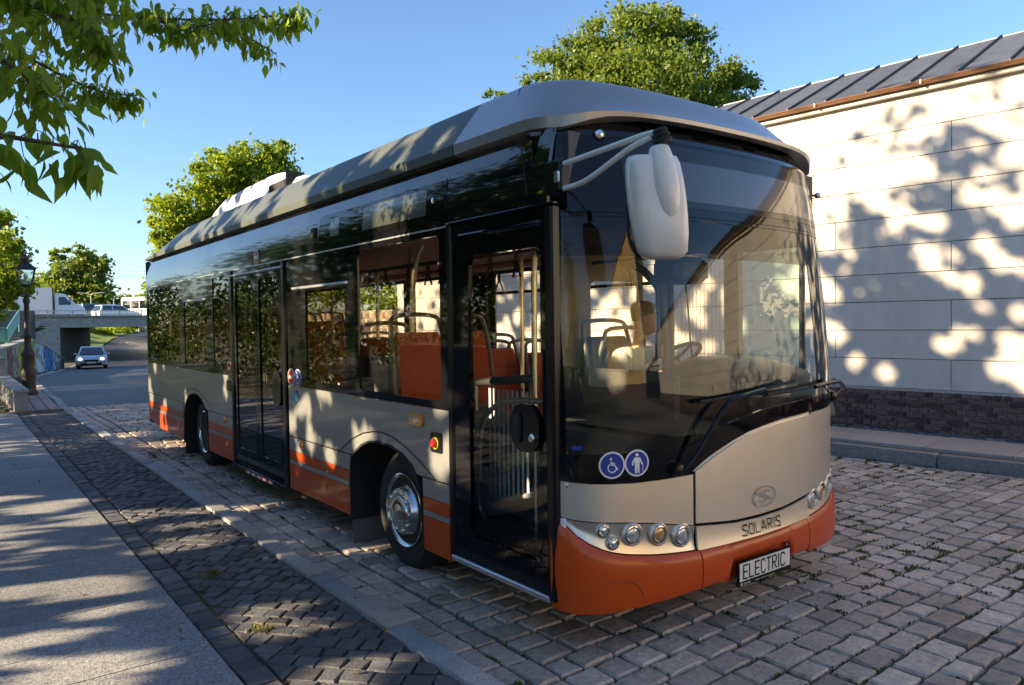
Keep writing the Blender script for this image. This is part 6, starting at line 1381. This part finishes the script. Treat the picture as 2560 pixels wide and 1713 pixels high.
W1.data.transform(Matrix(((0, 1, 0, 0), (1, 0, 0, 1.62), (0, 0, 1, 0), (0, 0, 0, 1)))); W1.data.flip_normals()
m = MB(); m.box((1.22, .42, 2.20), (2.2, .75, .12), bev=.03); obj('cab_ceiling', m, 'interior_grey', BUS)
m = MB(); m.box((1.26, .85, .95), (.05, 1.1, .75), bev=.02); obj('cab_door', m, 'interior_dark', BUS)
ds = seat(1.85, 1.22, -1, .78, 'interior_dark', .48)
# ------------------------------------------------------------------ driver
PX, PY, PZ = 1.86, 1.20, .86
H = thing('person', 'bus driver in a pale shirt sitting behind the windscreen with his head turned sideways', 'person', (PX, PY, PZ))
def skin_mesh(nm, verts, edges, radii, mm, sub=2, parent=H):
    me = bpy.data.meshes.new(nm); me.from_pydata([tuple(map(float, v)) for v in verts], edges, []); o = bpy.data.objects.new(nm, me); COL.objects.link(o)
    md = o.modifiers.new('s', 'SKIN'); md.use_smooth_shade = True
    for i, r in enumerate(radii): me.skin_vertices[0].data[i].radius = (r, r) if not hasattr(r, '__len__') else r
    me.skin_vertices[0].data[0].use_root = True
    o.modifiers.new('d', 'SUBSURF').levels = sub; o.modifiers['d'].render_levels = sub
    dg = bpy.context.evaluated_depsgraph_get(); dg.update(); m2 = bpy.data.meshes.new_from_object(o.evaluated_get(dg)); bpy.data.objects.remove(o)
    m2.materials.clear(); m2.materials.append(MATS[mm]); m2.polygons.foreach_set('use_smooth', [True]*len(m2.polygons))
    return link(nm, m2, parent)
hx, hy = .52, -.62        # where the head looks (towards his left and ahead)
body = [(0, .05, .02), (0, .06, .18), (0, .04, .36), (0, .02, .50), (0, .0, .58), (0, -.01, .66), (.02, -.02, .74),
        (-.17, .02, .52), (-.23, -.08, .32), (-.16, -.30, .37), (-.12, -.36, .42), (.17, .02, .52), (.24, -.10, .33), (.20, -.30, .38), (.16, -.38, .44), (-.10, -.02, 0), (-.13, -.42, .04), (-.13, -.50, -.36), (.10, -.02, 0), (.13, -.42, .04), (.13, -.50, -.36)]
be = [(0, 1), (1, 2), (2, 3), (3, 4), (4, 5), (5, 6), (3, 7), (7, 8), (8, 9), (9, 10), (3, 11), (11, 12), (12, 13), (13, 14), (0, 15), (15, 16), (16, 17), (0, 18), (18, 19), (19, 20)]
br = [(.16, .12), (.15, .11), (.16, .11), (.14, .10), .062, .052, .055, .068, .048, .036, .030, .068, .048, .036, .030, .09, .075, .05, .09, .075, .05]
skin_mesh('body', body, be, br, 'skin')
sv = [body[i] for i in (0, 1, 2, 3, 4, 7, 8, 11, 12)]+[(-.195, -.17, .345), (.225, -.18, .35)]
skin_mesh('shirt', sv, [(0, 1), (1, 2), (2, 3), (3, 4), (3, 5), (5, 6), (6, 9), (3, 7), (7, 8), (8, 10)], [(.175, .135), (.165, .125), (.178, .125), (.155, .112), .072, .082, .062, .082, .062, .055, .055], 'shirt')
skin_mesh('trousers', [body[i] for i in (0, 15, 16, 17, 18, 19, 20)], [(0, 1), (1, 2), (2, 3), (0, 4), (4, 5), (5, 6)], [(.175, .13), .105, .088, .06, .105, .088, .06], 'trousers')
# head as one sculpted shell
def head(o, yaw):
    G = []; n = 24; P = [(-.118, .030, .035, .0), (-.10, .050, .056, .012), (-.075, .062, .074, .012), (-.045, .070, .084, .008), (-.01, .074, .090, .004), (.03, .077, .094, 0), (.07, .077, .095, -.004), (.10, .070, .086, -.008), (.122, .050, .062, -.010), (.134, .02, .026, -.012)]
    c, s_ = math.cos(yaw), math.sin(yaw)
    for z, a, b, sh in P:
        r_ = []
        for i in range(n):
            t = 2*math.pi*i/n; x = a*math.cos(t); y = -b*math.sin(t)-sh        # local -y is the face
            if math.sin(t) > .96: y -= {-.045: .012, -.01: .030, .03: .012, -.075: .010, -.10: .010}.get(z, 0)   # nose, lips, chin
            if abs(abs(math.cos(t))-.5) < .16 and math.sin(t) > 0 and abs(z-.03) < .01: y += .012             # eye sockets
            r_.append((o[0]+x*c-y*s_, o[1]+x*s_+y*c, o[2]+z))
        G.append(r_)
    return G
yaw_h = R(46)
G = head((.025, -.035, .80), yaw_h); m = MB(); m.grid(G, wrap=True); k_ = len(m.v); m.f += [tuple(range(23, -1, -1)), tuple(range(k_-24, k_))]; m.m += [0, 0]; m.t += [.5, .5]; hd_ = obj('head', m, 'skin', H, 80)
G2 = []; ctr_ = np.array([.025, -.035, .80])
for r_, z in zip(G[4:], (-.01, .03, .07, .10, .122, .134)):
    row_ = []
    for i, p in enumerate(r_):
        t = 2*math.pi*i/24; f_ = math.sin(t); p = np.array(p); k2 = 1.10 if f_ < (.2 if z < .06 else .75 if z < .09 else 2) else .96; q = p.copy(); q[:2] = ctr_[:2]+(p[:2]-ctr_[:2])*k2; q[2] += .010 if z > .09 else 0; row_.append(q)
    G2.append(row_)
m = MB(); m.grid(G2, wrap=True); k_ = len(m.v); m.f.append(tuple(range(k_-24, k_))); m.m.append(0); m.t.append(.5); obj('hair', m, 'hair', H, 80)
c_, s_ = math.cos(yaw_h), math.sin(yaw_h)
def hp(x, y, z): return (ctr_[0]+x*c_-y*s_, ctr_[1]+x*s_+y*c_, ctr_[2]+z)
for sx in (-1, 1):
    m = MB(); m.lathe([(0, -.008), (.018, -.006), (.024, 0), (.018, .008), (0, .004)], 12, hp(sx*.078, .008, .005), (sx*c_, sx*s_, 0)); m.v = [(a_, b_, ctr_[2]+.005+(cc-ctr_[2]-.005)*1.4) for a_, b_, cc in m.v]; obj('ear', m, 'skin', H, 80)
    m = MB(); m.lathe([(0, -.01), (.010, -.004), (.0105, .003), (0, .008)], 10, hp(sx*.033, -.084, .028), (-(-1)*s_*1, -c_, 0)); obj('eye', m, 'white_decal', H, 80)
    m = MB(); m.tube([hp(sx*.018, -.098, .048), hp(sx*.034, -.096, .053), hp(sx*.052, -.084, .047)], .005, 6); obj('eyebrow', m, 'hair', H, 60)
m = MB(); m.tube([hp(0, -.094, .028), hp(0, -.108, .0), hp(0, -.122, -.018), hp(0, -.10, -.028)], [.009, .012, .016, .008], 8); obj('nose', m, 'skin', H, 80)
m = MB(); m.tube([hp(-.026, -.088, -.056), hp(0, -.101, -.056), hp(.026, -.088, -.056)], .006, 6); obj('lips', m, mat('lips', (.40, .18, .13), .5), H, 80)
for sx, wr in ((-1, (-.12, -.36, .42)), (1, (.16, -.38, .44))):      # hands closed on the wheel rim
    wr = np.array(wr); fw = np.array([-sx*.25, -.75, .35]); fw /= np.linalg.norm(fw); side = np.array([sx*.9, -.3, .1]); side /= np.linalg.norm(side); up_ = np.cross(side, fw)*sx
    V = [wr, wr+fw*.04, wr+fw*.075]; E_ = [(0, 1), (1, 2)]; Rr = [.026, .030, .026]
    skin_mesh('hand', V, E_, Rr, 'skin', 2)
    for q, l in ((-.026, .052), (-.009, .060), (.009, .057), (.026, .046)):
        b = wr+fw*.075+side*q; skin_mesh('finger', [b, b+fw*l*.45+up_*.0, b+fw*l*.75-up_*.022, b+fw*l*.6-up_*.045], [(0, 1), (1, 2), (2, 3)], [.0095, .009, .0085, .0075], 'skin', 1)
    b = wr+fw*.03-side*.026*1; skin_mesh('thumb', [b, b+fw*.03-side*.02, b+fw*.06-side*.012-up_*.01], [(0, 1), (1, 2)], [.012, .0105, .009], 'skin', 1)
